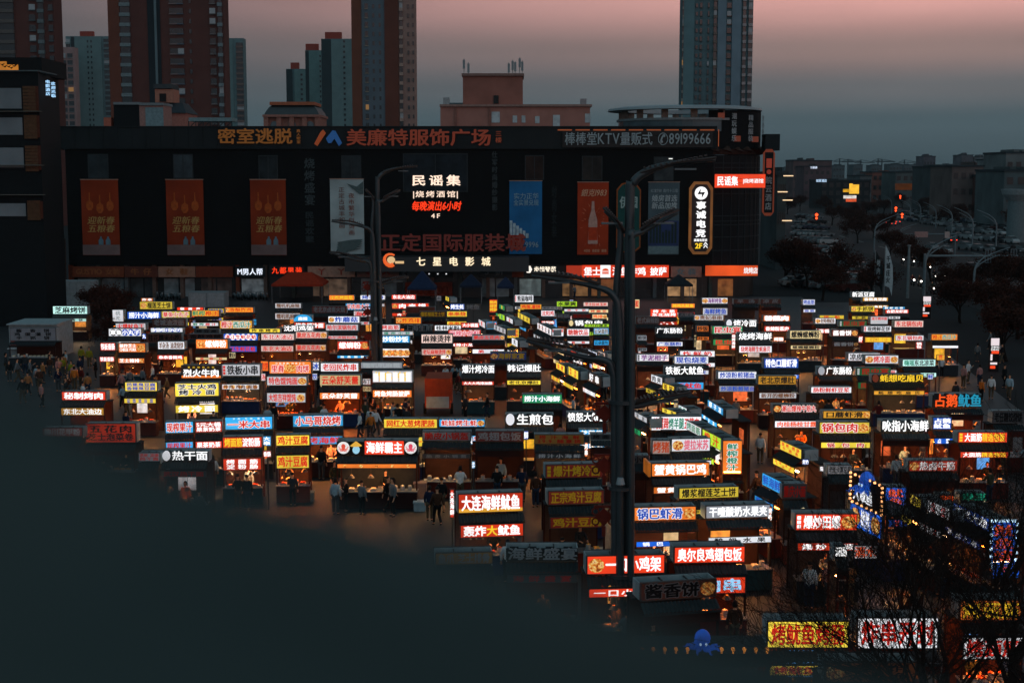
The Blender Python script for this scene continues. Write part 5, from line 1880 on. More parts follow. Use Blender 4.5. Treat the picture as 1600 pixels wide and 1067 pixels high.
person(p.x, p.y, 3.2, 'stand', 'with its back turned in the crowd by the kiosks', GP, 'orange')

for dx, dy in ((128, 574), (140, 576), (98, 590), (112, 598)):
    p = on_z(dx, dy)
    person(p.x, p.y, random.uniform(0, 6), 'stand', 'of a patrol by the kiosks', GP, 'bright yellow')

# ------------------------------------------------------------------ kiosks, tents and boxes between the stalls
a, c = on_z(0, 482), on_z(134, 482)
kw = c.x - a.x
kk = thing('kiosk_row', 'long low grey white kiosk row at the left edge of the market', 'kiosk', ((a.x + c.x) / 2, a.y + 2.5, 0))
b = MB()
b.box(-kw / 2, kw / 2, 0, 3, 0, 3.0)
for k in range(12):
    x = -kw / 2 + kw * k / 12
    b.box(x, x + kw / 12 - .06, -.05, 0, 1.9, 3.1)
b.build('wall', D('7A8486', .6), kk)
b = MB()
b.box(-kw * .4, -kw * .1, -.1, -.051, .9, 1.8)
b.build('hatch', D('20262A', .3), kk)
sign('kiosk_letters', 'small glowing red letters on the grey kiosk row', 0, 480, 21, 485, '烤鱼片', ['FF4A1C'], a.y + 2.3, emit=1.0)
a, c = on_z(15, 560), on_z(90, 560)
kk = thing('menu_kiosk', 'white kiosk with printed menu board above its serving hatch', 'kiosk', ((a.x + c.x) / 2, a.y, 0))
kw = c.x - a.x
b = MB()
b.box(-kw / 2, kw / 2, .1, 4.5, 0, 2.9)
b.box(-kw / 2 - .1, kw / 2 + .1, -.2, 4.6, 2.92, 3.02)
b.build('wall', D('7E8A8C', .6), kk)
for x in (-.25, .25):
    b = MB()
    b.box(kw * (x - .22), kw * (x + .22), .03, .09, 1.0, 1.9)
    b.build('serving_hatch', E('6A2A1C', .25, .5, 2), kk)
b = MB()
b.box(-kw / 2, kw / 2, -.5, .08, .86, .94)
b.build('counter', D('9AA2A4', .4), kk)

for lab, px, py, wpx, hh, col in (('dark red hipped canopy tent near the mall doors', 470, 470, 78, 3.6, '8A2A14'), ('navy pointed canopy tent by the cinema entrance', 660, 478, 44, 4.2, '16243C'), ('dark navy canopy tent before the shop fronts', 736, 474, 34, 3.6, '141E30'), ('charcoal canopy tent beside the cheese corn stall', 1060, 472, 40, 3.4, '1C2226'), ('second dark navy canopy tent at the shop fronts', 790, 476, 26, 3.4, '18243A')):
    p = on_z(px, py)
    t = thing('canopy_tent', lab, 'tent', p, 0, 'canopy tents at the back of the market')
    w = wpx / ppm(p) / 2
    b = MB()
    ex = .45 if 'hipped' in lab else .06
    b.raw([(-w, -w, 2.3), (w, -w, 2.3), (w, w, 2.3), (-w, w, 2.3), (-w * ex, -.1, hh), (w * ex, -.1, hh), (w * ex, .1, hh), (-w * ex, .1, hh)], [(0, 1, 5, 4), (1, 2, 6, 5), (2, 3, 7, 6), (3, 0, 4, 7), (4, 5, 6, 7)])
    b.raw([(-w, -w, 2.05), (w, -w, 2.05), (w, w, 2.05), (-w, w, 2.05), (-w, -w, 2.3), (w, -w, 2.3), (w, w, 2.3), (-w, w, 2.3)], [(0, 1, 5, 4), (1, 2, 6, 5), (2, 3, 7, 6), (3, 0, 4, 7)])
    b.build('tent_roof', D(col, .8), t)
    for sx in (-1, 1):
        for sy in (-1, 1):
            b = MB()
            b.tube([(sx * (w - .05), sy * (w - .05), 0), (sx * (w - .05), sy * (w - .05), 2.3)], .03, 6)
            b.build('tent_pole', D('6A7072', .4), t)
p = on_z(323, 482)
t = thing('container_box', 'pale grey metal storage container behind the juice stalls', 'container', p)
w = 57 / ppm(p) / 2
b = MB()
b.box(-w, w, 0, 2.4, .1, 1.9)
b.build('container_body', D('757C7E', .6), t)
for k in (-.5, .5):
    b = MB()
    b.box(w * (k - .45), w * (k + .45), -.05, -.001, .2, 1.8)
    b.build('door', D('848A8C', .5), t)
p = on_z(655, 790)
t = thing('trailer', 'orange red cart trailer standing end on in mid market', 'trailer', on_z(684, 650))
b = MB()
b.box(-.85, .85, 0, 3.2, .5, 2.5)
b.build('trailer_body', D('8A3418', .6), t)
b = MB()
b.box(-.75, .75, -.06, -.001, .55, 1.3)
b.build('tail_panel', D('7A8A8C', .5), t)
for s in (-1, 1):
    b = MB()
    b.tube([(s * .80, .9, .36), (s * .98, .9, .36)], .36, 14)
    b.build('wheel', D('141414'), t)
for lab, px, py, col, sz in (('white foam box on the paving before the pot bread stall', 656, 797, '8A9698', .55), ('pinkish grey bin standing beside the pot bread stall', 657, 783, '6A5C58', .6), ('pale grey bag crate on the paving by the tofu stall', 482, 782, '5A6C70', .55)):
    p = on_z(px, py)
    t = thing('storage_box', lab, 'box', p)
    hh = sz * (1.5 if 'bin' in lab else .7)
    b = MB()
    b.box(-sz / 2, sz / 2, -sz / 2, sz / 2, 0, hh)
    b.build('box_body', D(col, .7), t)
    b = MB()
    b.box(-sz / 2 - .03, sz / 2 + .03, -sz / 2 - .03, sz / 2 + .03, hh + .002, hh + .08)
    b.build('lid', D(col, .6, k=1.2), t)


def octopus(label, loc, s, rz=0):
    t = thing('octopus_figure', label, 'figure', loc, rz)
    b = MB()
    rows, cols = 10, 16
    for i in range(rows + 1):
        ph = math.pi * i / rows
        for k in range(cols):
            a_ = 2 * math.pi * k / cols
            r = math.sin(ph) * (1.0 if ph < 1.9 else .85)
            b.v.append((s * .52 * r * math.cos(a_), s * .50 * r * math.sin(a_), s * (.95 + .60 * math.cos(ph))))
    for i in range(rows):
        for k in range(cols):
            b.f.append((i * cols + k, (i + 1) * cols + k, (i + 1) * cols + (k + 1) % cols, i * cols + (k + 1) % cols))
            b.m.append(0)
    BL = E('1E5ED8', .42, .4, 3)
    b.build('head', BL, t, smooth=True)
    for k in range(8):
        a_ = 2 * math.pi * k / 8 + .2
        b = MB()
        pts = [(s * r * math.cos(a_ + .15 * r), s * r * math.sin(a_ + .15 * r), s * z) for r, z in ((.30, .45), (.55, .28), (.80, .42), (1.02, .40), (1.12, .22), (1.30, .28))]
        b.tube(pts, [s * .14, s * .13, s * .11, s * .09, s * .07, s * .03], 8)
        b.build('tentacle', BL, t, smooth=True)
    for sx in (-1, 1):
        b = MB()
        b.disc(sx * s * .18, s * .70, s * .07, s * .09, -s * .50, -s * .44, 12)
        b.build('eye', E('BFE0FF', .9), t)
    return t


p = on_z(1100, 1018, 2.6)
oc = thing('market_stall', 'dark stall topped by a blue octopus and a row of amber bulbs', 'food stall', (p.x, p.y, 0))
b = MB()
b.box(-1.9, 1.9, -.1, 1.5, 2.2, 2.58)
b.build('roof_box', D('22282A', .7), oc)
b = MB()
b.box(-1.9, 1.9, -.1, 1.5, .1, .95)
b.build('counter', D('2A1A16'), oc)
for sx in (-1.8, 1.8):
    b = MB()
    b.box(sx - .05, sx + .05, -.05, .05, .96, 2.19)
    b.build('post', D('2A1A16'), oc)
for k in range(12):
    if 4 < k < 7:
        continue
    b = MB()
    x = -1.75 + k * .32
    b.tube([(x, -.05, 2.58), (x, -.05, 2.66)], .03, 6)
    b.disc(x, 2.70, .05, .05, -.10, .0, 10)
    b.build('bulb', E('FFA040', .8), oc)
octopus('bright blue octopus figure crouching on the amber bulb stall', (p.x, p.y + .35, 2.46), .44)

# board with bulbs round it and an octopus on top, facing the alley
A_, B_ = on_z(1180 + 1005 / 6.667, 660 + 520 / 6.667, 3.9), on_z(1180 + 1335 / 6.667, 660 + 660 / 6.667, 3.9)
th = math.atan2(B_.y - A_.y, B_.x - A_.x)
M_ = (A_ + B_) / 2
w = (B_ - A_).length
mq = thing('market_stall', 'stall with amber bulb marquee, white letters and blue seafood poster below', 'food stall', (M_.x, M_.y, 0), th)
b = MB()
b.box(-w / 2, w / 2, .0, .12, 2.75, 3.9)
bd = b.build('marquee_board', D('1A1412'), mq)
letters('lettering', bd, '大章鱼', -w * .42, w * .2, 2.85, 3.5, -.03, [E('F4F8FF', 1.0, sample=False)], depth=.05, bold=.03)
for k in range(26):
    t_ = k / 26 * 4
    u = t_ % 1
    q = [(-w / 2 + w * u, 3.9), (w / 2, 3.9 - 1.15 * u), (w / 2 - w * u, 2.75), (-w / 2, 2.75 + 1.15 * u)][int(t_)]
    b = MB()
    b.disc(q[0], q[1], .05, .05, -.08, -.01, 8)
    b.build('bulb', E('FFB070', 2.4), mq)
face('lower_sign', mq, -w / 2, w / 2, 1.75, 2.7, -.02, 'B', 'w', '海鲜烧烤', {'F2': 1}, 'lit')
b = MB()
b.box(-w / 2, w / 2, .2, 1.5, .05, .9)
b.build('counter', D('1C2A4A'), mq)
b = MB()
b.box(-w / 2, w / 2, .13, 1.6, 2.7, 2.74)
b.build('roof_box', D('3A4244'), mq)
for sx in (-1, 1):
    b = MB()
    b.box(sx * (w / 2 - .05) - .04, sx * (w / 2 - .05) + .04, .2, .28, .91, 2.69)
    b.build('post', D('2A1A16'), mq)
octopus('blue octopus figure clinging to the amber bulb marquee', (M_.x - .25 * math.cos(th) * 0 + .0, M_.y + .0, 3.25), .62, th)

# small lit signs on posts between the stalls
EXTRA = '''J 1130 805 1225 915 C w 大/串|poster of skewers beside the gluten sausages
J 1140 960 1225 1030 R w 香肠|square sausage card under the skewer poster
K 45 25 130 135 O r 肉饼|side card of the tenderloin patties
K 50 155 100 235 W r 汤|small card beside the wonton noodles
K 580 35 660 130 W b 冰|ice card beside the deep fried skewers
K 585 155 640 225 W b 饮|drinks card beneath the ice card
K 1110 210 1195 275 W k 布丁|pudding card left of the mixed platters
K 1112 290 1195 345 E n 奶茶|milk tea card under the pudding card
F 60 185 130 280 E r 蛋|egg custard card by the tall lamp
F 595 455 614 515 E k 串|tiny upright card by the rice roll letters
F 695 555 722 685 E k 烤/肠/王|upright cream card by the fried rice
F 1088 535 1130 715 R w 烧/烤/海/鲜|upright red card by the barbecued seafood
P 597 160 655 220 W b 鲜|small tilted card by the scallops
U 670 450 750 515 K w 现烤|black card by the beef skewers
X 585 195 730 280 W o 酒水|drinks card under the snails
S 120 235 160 480 R w 大/连/海/鲜|narrow side board of the harbour squid
G 645 490 790 540 R w 酱香|short red card beside the sauce flatbread
G 1075 565 1125 640 R w 虾|red card between flatbread and flower pastries
G 190 575 300 625 O w 烤脑|orange card under the steamed pork
G 1390 362 1510 386 W k 冷面王|thin strip behind the sauced cold noodles
H 130 262 360 280 C w 鲜虾云吞|thin strip of wontons behind the crayfish noodles
H 470 625 545 705 R w 锅/包|hanging card under the crisp sweet pork
H 690 760 775 820 A r 橙/汁|juice card on the paving
D 325 300 358 345 E r 串|tiny card behind the old style wontons
D 680 150 730 200 g k 面|grey card by the blue tent
D 985 232 1140 300 D s 烤鱼|dark card before the tents
E 0 488 75 585 E r 炒/饭|cream card at the alley head
E 600 190 640 225 W b 茶|tiny tea card behind the fruit ices
M 388 750 440 850 B w 鲜|blue card beside the chicken wings
M 1020 870 1060 1030 O w 烤/串|orange lantern card by the seafood for twenty nine
L 1030 810 1056 900 C w 鱼|sky blue strip by the pot helmet bread
L 1370 60 1380 65 W r 串|speck of a card by the tripe letters
R 1370 320 1400 385 C w 冰/沙|ice card in the chicken wing stall
A 1480 540 1520 600 B w 丸|blue card behind the octopus balls
B 1450 735 1520 800 E k 粉|cream card by the snail noodles
C 165 390 205 455 C k 汁|mint card by the watermelon juice
C 1350 360 1410 420 D s 面|dark card by the pole
U 490 380 560 440 B w 鲜奶|blue card behind the beef skewers
T 700 380 745 445 E r 蟹|cream card behind the crab roe chicken
T 1225 700 1262 830 O w 烤/奶|orange card beside the thick yogurt'''
for ln in EXTRA.split('\n'):
    hd, en = ln.split('|')
    reg, x0, y0, x1, y1, bg, fg, tx = hd.split(' ')
    ox, oy, sc = REG[reg]
    if 'speck' in en:
        continue
    P = lambda x, y: (ox + float(x) / sc, oy + float(y) / sc)
    ul, ur = P(x0, y0), P(x1, y0)
    zt_ = 2.9 if float(y1) - float(y0) < 120 else 3.2
    A_, B_ = on_z(*ul, zt_), on_z(*ur, zt_)
    w = (B_ - A_).length
    hs = min(zt_ - .5, max(.25, (float(y1) - float(y0)) / sc / ppm(A_)))
    t = thing('standing_sign', f'{BGC[bg][1]} {en}', 'sign', ((A_.x + B_.x) / 2, A_.y, 0), 0, 'small lit signs on posts')
    face('sign_panel', t, -w / 2, w / 2, zt_ - hs, zt_, 0, bg, fg, tx, {}, 'u' if bg in 'D' else 'lit')
    b = MB()
    b.tube([(0, .14, 0), (0, .14, zt_ - .05)], .035, 6)
    b.build('post', D('2A2E30', .5), t)

# ------------------------------------------------------------------ the tall clustered street lamps
LX, LY = on_z(968, 1012).x, on_z(968, 1012).y
lamp = thing('street_lamp', 'tallest dark street lamp, clustered poles with slatted arms and red knots', 'street lamp', (LX, LY, 0), 0, 'clustered market street lamps')
L_ = lambda x, y, d=0.0: (lambda q: (q.x - LX, d, q.z))(on_y(x, y, LY))
MET = D('343B3D', .4, .15, 2, .3)


def curve(pts, n=8):
    P_ = [Vector(p) for p in pts]
    out = []
    for i in range(len(P_) - 1):
        p0, p1, p2, p3 = P_[max(i - 1, 0)], P_[i], P_[i + 1], P_[min(i + 2, len(P_) - 1)]
        for k in range(n):
            t = k / n
            out.append(.5 * (2 * p1 + (p2 - p0) * t + (2 * p0 - 5 * p1 + 4 * p2 - p3) * t * t + (3 * p1 - p0 - 3 * p2 + p3) * t ** 3))
    out.append(P_[-1])
    return out


arms = [([(981, 1012), (982, 640), (984, 320), (990, 286), (1012, 268), (1050, 256), (1118, 250)], .0, .145), ([(968, 1012), (968, 620), (966, 500), (958, 462), (925, 446), (830, 430)], -.22, .125),
        ([(961, 1012), (960, 640), (956, 578), (944, 562), (905, 556), (822, 532)], -.1, .12), ([(976, 1012), (976, 720), (976, 650), (984, 638), (1010, 634), (1082, 617)], .25, .115),
        ([(962, 1012), (962, 520), (970, 380), (966, 352), (945, 330)], .16, .11), ([(984, 1012), (986, 420), (986, 372), (1006, 360), (1058, 332)], -.3, .10)]
for pts, d, r in arms:
    cp = curve([L_(x, y, d) for x, y in pts], 7)
    b = MB()
    n = len(cp)
    b.tube(cp, [r * (1.25 - .45 * i / n) if i < n * .72 else r * .8 * (1 - .55 * (i - n * .72) / (n * .28)) for i in range(n)], 10)
    b.build('pole', MET, lamp, smooth=True)
for (x0, y0), (x1, y1), d in (((1000, 272), (1118, 249), 0), ((935, 444), (832, 428), -.22), ((930, 556), (824, 531), -.1), ((992, 634), (1080, 616), .25), ((976, 366), (944, 328), .16), ((1000, 360), (1058, 330), -.3)):
    p, q = Vector(L_(x0, y0, d)), Vector(L_(x1, y1, d))
    ax = (q - p)
    b = MB()
    for sd in (-1, 1):
        b.tube([p + Vector((0, sd * .08, .04)), p + ax * .45 + Vector((0, sd * .55, .16)), q + Vector((0, sd * .12, .05))], .045, 6)
    for k in range(13):
        t_ = .06 + k / 13 * .88
        wd = .08 + .5 * math.sin(math.pi * min(1, t_ * 1.05))
        m = p + ax * t_ + Vector((0, 0, .10))
        b.tube([m + Vector((0, -wd, .08)), m + Vector((0, wd, .08))], .03, 5)
    hd = b.build('lamp_head', D('3A2E2A', .5, .2, 3, .3), lamp)
    b = MB()
    m = p + ax * .6
    b.box(m.x - .35, m.x + .35, d - .12, d + .12, m.z - .16, m.z - .10)
    b.build('lens', D('5A6466', .2), hd)
for zc in (2.5, 5.5, 8.4):
    b = MB()
    b.tube([(0, 0, zc), (0, 0, zc + .12)], .46, 16)
    b.build('collar', MET, lamp)
for k in range(4):
    z = 2.7 + k * 1.75
    x = -.62
    b = MB()
    b.prism([(x, z + .62), (x + .45, z + .15), (x, z - .32), (x - .45, z + .15)], -.06, .06)
    b.prism([(x - .5, z + .62), (x + .5, z + .62), (x + .5, z + .74), (x - .5, z + .74)], -.05, .05)
    for s in (-1, 1):
        b.tube([(x + s * .42 + .18 * math.cos(t_ * .9), 0, z + .42 + .18 * math.sin(t_ * .9)) for t_ in range(8)], .05, 5)
        b.tube([(x + s * .42 + .18 * math.cos(t_ * .9), 0, z - .1 + .18 * math.sin(t_ * .9)) for t_ in range(8)], .05, 5)
    b.box(x - .09, x + .09, -.05, .05, z - .85, z - .33)
    b.tube([(x, 0, z + .1), (-.1, 0, z + .1)], .03, 5)
    o = b.build('knot_ornament', D('5A1C12', .7), lamp)
    o.scale = (.66, 1, .66)
    o.location = (-.16, 0, z * .34)
b = MB()
b.tube([L_(968, 752, -.4), L_(968, 742, -.4)], [.16, .10], 10)
b.build('floodlight', D('7A8284', .4), lamp)
p = on_z(589, 626)
dup(lamp, p, math.radians(8), 'farther dark street lamp with slatted arms before the white calligraphy banner', 'clustered market street lamps', (1.0, 1.0, 1.0))

# ------------------------------------------------------------------ vehicles


def car_parts(suv):
    t = thing('parked_car', '-', 'car')
    hgt = .28 if suv else 0
    lo = [(-2.25, .32), (-2.3, .62), (-2.15, .86 + hgt * .6), (-1.3, .96 + hgt * .7), (1.35, 1.0 + hgt * .7), (2.15, .92 + hgt * .7), (2.3, .6), (2.22, .32)]
    b = MB()
    n = len(lo)
    for hw, sh in ((.86, 0), ):
        vs = []
        for s in (-1, 1):
            for k, (y, z) in enumerate(lo):
                e = .08 if k in (0, 1, 2, 5, 6, 7) else 0
                vs.append((s * (hw - e), y, z))
        b.raw(vs, [tuple(range(n))[::-1], tuple(range(n, 2 * n))] + [(i, (i + 1) % n, n + (i + 1) % n, n + i) for i in range(n)])
    up = [(-.95, .97 + hgt * .7, .80), (-.25, 1.40 + hgt, .62), (1.0, 1.42 + hgt, .62), (1.75, 1.0 + hgt * .7, .78)]
    b.raw([(s * w_, y, z + .02) for s in (-1, 1) for y, z, w_ in up[1:3]], [(0, 1, 3, 2)])
    b.raw([(s * (w_ - .0), y, z + q) for q in (.02, .06) for s in (-1, 1) for y, z, w_ in up[1:3]], [(4, 6, 7, 5), (0, 4, 5, 1), (2, 3, 7, 6), (0, 2, 6, 4), (1, 5, 7, 3)])
    b.build('car_body', D('7A8486', .25, .05), t)
    b = MB()
    b.raw([(-w_, y, z) for y, z, w_ in up] + [(w_, y, z) for y, z, w_ in up], [(0, 1, 2, 3), (7, 6, 5, 4), (0, 4, 5, 1), (2, 6, 7, 3), (1, 5, 6, 2)])
    b.build('window', D('0C1216', .08, .1), t)
    for s in (-1, 1):
        for y in (-1.4, 1.4):
            b = MB()
            b.tube([(s * .70, y, .33), (s * .90, y, .33)], .33, 14)
            b.build('wheel', D('101112'), t)
        b = MB()
        b.box(s * .62 - .16, s * .62 + .16, -2.33, -2.2, .66, .78)
        b.build('headlight', D('A8B0B2', .2), t)
        b = MB()
        b.box(s * .62 - .16, s * .62 + .16, 2.2, 2.33, .72, .86)
        b.build('tail_light', D('5A1410', .3), t)
    return t


CARP = [car_parts(False), car_parts(True)]
CARC = {'silver': '5E6668', 'white': '868E8E', 'black': '101416', 'grey': '4E5658', 'dark blue': '1A2838', 'dark red': '40140F'}
NCAR, CUSED, FIRST = [0], set(), set()


def car(x, y, rz, where, group, col=None, lights=None):
    rnd = random.Random(int(x * 31 + y * 17))
    cn = col or rnd.choice(['silver'] * 4 + ['white'] * 4 + ['black', 'grey', 'grey', 'dark blue', 'dark red'])
    k = rnd.random() < .4
    lab = f'{cn} {"tall car" if k else "saloon car"} {where}'
    if CARP[k] not in FIRST:
        FIRST.add(CARP[k])
        o = CARP[k]
        o.location, o.rotation_euler = (x, y, .012), (0, 0, rz)
        o['label'] = lab
        o['group'] = group
    else:
        o = dup(CARP[k], (x, y, .012), rz, lab, group)
    for ch in o.children:
        n = ch.name.split('.')[0]
        if n == 'car_body':
            repaint(ch, D(CARC[cn], .3, .05))
        elif n == 'headlight' and lights == 'front':
            repaint(ch, E('FFF0D8', 6.0))
        elif n == 'tail_light':
            repaint(ch, E('FF3A1C', 3.0) if lights == 'rear' else D('5A1410', .3))
    NCAR[0] += 1
    return o


ORD = 'nearest second third fourth fifth sixth seventh eighth ninth tree-side flag-side'.split()
for row, (px, py, ex, ey, n, tilt) in enumerate(((1235, 447, 1345, 457, 6, .35), (1240, 425, 1350, 432, 6, .35), (1236, 408, 1318, 412, 5, .35), (1238, 393, 1310, 396, 5, .3), (1240, 380, 1300, 382, 5, .3), (1242, 368, 1296, 370, 5, .3), (1244, 358, 1290, 359, 5, .3), (1246, 349, 1284, 350, 5, .3), (1248, 341, 1280, 342, 4, .3), (1322, 440, 1362, 444, 3, .5), (1318, 420, 1352, 424, 3, .5))):
    a, c = on_z(px, py), on_z(ex, ey)
    for k in range(n):
        p = a.lerp(c, (k + .5) / n)
        car(p.x + random.uniform(-.3, .3), p.y + random.uniform(-.4, .4), 1.57 + tilt + random.uniform(-.06, .06), f'in the {ORD[row]} parked row beside the corner tower', f'cars parked beside the corner tower, {ORD[row]} row')
for row, (px, py, ex, ey, n) in enumerate(((1490, 372, 1590, 382, 6), (1480, 362, 1570, 368, 6), (1500, 390, 1600, 398, 5), (1440, 350, 1500, 356, 6), (1430, 341, 1480, 345, 6), (1424, 334, 1466, 337, 6), (1396, 341, 1428, 347, 5), (1404, 334, 1424, 337, 4), (1516, 356, 1596, 362, 7), (1480, 346, 1540, 350, 7))):
    a, c = on_z(px, py), on_z(ex, ey)
    for k in range(n):
        p = a.lerp(c, (k + .5) / n)
        car(p.x, p.y, .2 + random.uniform(-.1, .1), f'in the {ORD[row]} waiting row across the road', f'cars across the road, {ORD[row]} row')
for px, py, lt, cn, wh in ((1516, 424, None, 'silver', 'driving under the traffic gantry'), (1546, 428, 'rear', 'white', 'braking under the traffic gantry'), (1584, 424, None, 'grey', 'beside the braking white car'), (1476, 396, None, 'white', 'behind the first curved lamp'), (1484, 380, 'rear', 'black', 'with red tail lights past the road sign'), (1455, 392, None, 'silver', 'turning by the tree island'), (1510, 442, None, 'dark blue', 'nearest the pavement steps'),
                           (1392, 353, 'rear', 'grey', 'first of the queue at the red lights'), (1384, 351, 'rear', 'black', 'second of the queue at the red lights'), (1399, 350, 'rear', 'silver', 'third of the queue at the red lights'), (1390, 348, 'rear', 'white', 'fourth of the queue at the red lights')):
    p = on_z(px, py)
    car(p.x, p.y, math.pi + .1, wh, 'cars driving on the road', cn, lt)
for c in CARP:
    if c not in FIRST:
        bpy.data.objects.remove(c)

sc0 = None
for i, (px, py) in enumerate(((1410, 405), (1426, 408), (1452, 417), (1460, 431), (1474, 430), (1502, 434), (1512, 441), (1426, 437), (1437, 439), (1457, 450), (1480, 452), (1497, 452))):
    p = on_z(px, py, .85)
    lab = f'scooter with bright headlamp riding towards the market, {["far tree side", "left of the pole", "by the gantry foot", "below the gantry", "mid lane", "outer lane", "nearest the silver car", "beside the white pole", "next to the flag", "close pair first", "near the kerb", "last before the steps"][i]}'
    if sc0 is None:
        sc0 = o = thing('scooter', lab, 'scooter', (p.x, p.y, 0), 0, 'scooters with headlamps')
        b = MB()
        b.tube([(0, .7, .55), (0, .3, .62), (0, -.1, .35), (0, -.45, .40), (0, -.62, .95)], [.16, .18, .12, .10, .07], 8)
        b.tube([(-.32, -.60, 1.0), (.32, -.60, 1.0)], .025, 6)
        b.build('scooter_body', D('3A4448', .4), o)
        for y in (-.62, .62):
            b = MB()
            b.tube([(-.05, y, .25), (.05, y, .25)], .25, 12)
            b.build('wheel', D('101010'), o)
        b = MB()
        b.disc(0, .85, .10, .10, -.80, -.70, 12)
        b.build('headlamp', E('FFF0E0', 14.0), o)
    else:
        o = dup(sc0, (p.x, p.y, 0), .0, lab, 'scooters with headlamps')
    person(p.x, p.y + .22, 0, 'ride', f'riding the scooter {lab.split(", ")[1]}', 'scooter riders')

for k in range(18):
    px = 368 + k * 4.2 if k < 12 else 246 + (k - 12) * 7
    p = on_z(px, 467 + (k % 3))
    o = dup(sc0, (p.x, p.y, 0), .4 + random.uniform(-.3, .3), 'dark scooter parked in the row before the mall shops', 'scooters parked before the mall')
    for ch in o.children:
        if ch.name.startswith('headlamp'):
            repaint(ch, D('7A8486', .3))

# ------------------------------------------------------------------ curved road lamps, gantries, flags, lights
arm0 = None


def road_lamp(label, px, py, toppx, toppy, s, mirror, first=None):
    p = on_z(px, py)
    h = on_y(px, toppy, p.y).z
    o = first
    if o is None:
        o = thing('road_lamp', label, 'road lamp', p, 0, 'curved twin arm road lamps')
        for k, (rad, yy) in enumerate(((1.0, 0), (.72, .12))):
            b = MB()
            cp = curve([(0, yy, 0), (0, yy, 6.2), (.25, yy, 8.0 - .4 * k), (1.1, yy, 9.6 - .9 * k), (2.5 * rad + .4, yy, 10.9 - 1.3 * k), (4.2 * rad, yy, 11.6 - 1.5 * k)], 6)
            n = len(cp)
            b.tube(cp, [.15 - .09 * i / n for i in range(n)], 8)
            b.build('curved_arm', D('5E6C70', .4), o, smooth=True)
        b = MB()
        for k in range(6):
            z = 6.6 + k * .45
            b.tube([(.03 + .05 * k * k * .3, 0, z), (.03 + .05 * k * k * .3, .12, z)], .11, 8)
        b.build('brace', D('5E6C70', .4), o)
        o.scale = (s * mirror, 1, h / 11.6)
    else:
        o = dup(first, p, 0, label, 'curved twin arm road lamps', (s * mirror, 1, h / 11.6))
    return o


specs = [(1444, 470, 368, .9, 1, 'bowing over the gantry post'), (1521, 475, 387, 1.0, 1, 'nearest the pavement steps'), (1366, 396, 336, 1.0, 1, 'over the dark trees'), (1402, 392, 350, .9, 1, 'between flag and road sign'),
         (1556, 392, 328, 1.0, -1, 'tallest across the road'), (1519, 388, 324, 1.0, -1, 'second across the road'), (1487, 366, 320, 1.0, -1, 'third across the road'), (1462, 358, 316, .9, -1, 'fourth across the road'), (1438, 348, 311, .9, -1, 'fifth across the road'), (1422, 346, 312, .9, -1, 'sixth across the road'), (1393, 336, 305, .9, -1, 'seventh by the yellow screen'), (1372, 332, 305, .9, -1, 'eighth by the yellow screen')]
l0 = None
for px, py, ty, s, mr, wh in specs:
    o = road_lamp(f'pale curved twin arm road lamp, {wh}', px, py, 0, ty, s, mr, l0)
    l0 = l0 or o
p = on_z(1443, 468)
g_ = thing('traffic_gantry', 'pale steel gantry arm with empty sign frames over the road', 'gantry', p)
q1, q2 = on_y(1443, 400, p.y), on_y(1588, 400, p.y)
b = MB()
b.tube([(0, 0, 0), (0, 0, q1.z + .3)], .16, 10)
b.build('post', D('5A686C', .4), g_)
b = MB()
b.tube([(0, 0, q1.z), (q2.x - q1.x, 0, q1.z)], [.14, .09], 8)
b.build('arm', D('5A686C', .4), g_)
for x in (1544, 1584):
    qx = on_y(x, 400, p.y).x - p.x
    b = MB()
    for dx, dz in ((-.35, 0), (.35, 0), (0, 0)):
        b.box(qx + dx - .05, qx + dx + .05, -.05, .05, q1.z - .9, q1.z + .9)
    for dz in (-.9, .8):
        b.box(qx - .4, qx + .4, -.04, .04, q1.z + dz, q1.z + dz + .1)
    b.build('sign_frame', D('4E5A5E', .5), g_)
p = on_z(1492, 400)
g2 = thing('traffic_gantry', 'farther thin gantry arm carrying a pinkish road sign', 'gantry', p)
q1, q2 = on_y(1492, 366, p.y), on_y(1388, 366, p.y)
b = MB()
b.tube([(0, 0, 0), (0, 0, q1.z + .4)], .15, 10)
b.build('post', D('4E5C60', .4), g2)
b = MB()
b.tube([(0, 0, q1.z), (q2.x - q1.x, 0, q1.z)], [.13, .08], 8)
b.build('arm', D('4E5C60', .4), g2)
for x0, x1, y0, y1, c in ((1429, 1450, 362, 371, '8A6A64'), (1476, 1484, 362, 372, '9A8A84')):
    a, c_ = on_y(x0, y1, p.y - .2), on_y(x1, y0, p.y - .2)
    b = MB()
    b.box(a.x - p.x, c_.x - p.x, -.25, -.15, a.z, c_.z)
    b.build('road_sign', D(c, .5), g2)
for lab, x0, x1, ya, yb, c, tx, fc in (('pale feather flag with dark brush letters beside the trees', 1381, 1397, 384, 466, '9AA6A8', '千城庄火', '1A2022'), ('dark feather flag with pale letters behind the pale flag', 1366, 1381, 392, 462, '1C2426', '烤肉店', '8A9496')):
    p = on_z(x0, yb)
    t = thing('feather_flag', lab, 'flag', p)
    q = on_y(x1, ya, p.y)
    w, hh = q.x - p.x, q.z
    b = MB()
    b.tube([(0, 0, 0), (0, 0, hh)], .05, 6)
    b.build('flagpole', D('6A7678', .4), t)
    b = MB()
    b.prism([(.06, hh), (w * .5, hh * .86), (w * .9, hh * .62), (w, hh * .35), (w * .9, .3), (w * .6, hh * .2), (.06, hh * .24)], -.03, .03)
    b.build('cloth', D(c, .8), t)
    letters('lettering', t, tx, w * .15, w * .62, hh * .28, hh * .82, -.06, [D(fc)], vertical=True)
p = on_z(1418, 466)
b = MB()
b.tube([(0, 0, 0), (0, 0, on_y(1418, 385, p.y).z)], [.2, .14], 10)
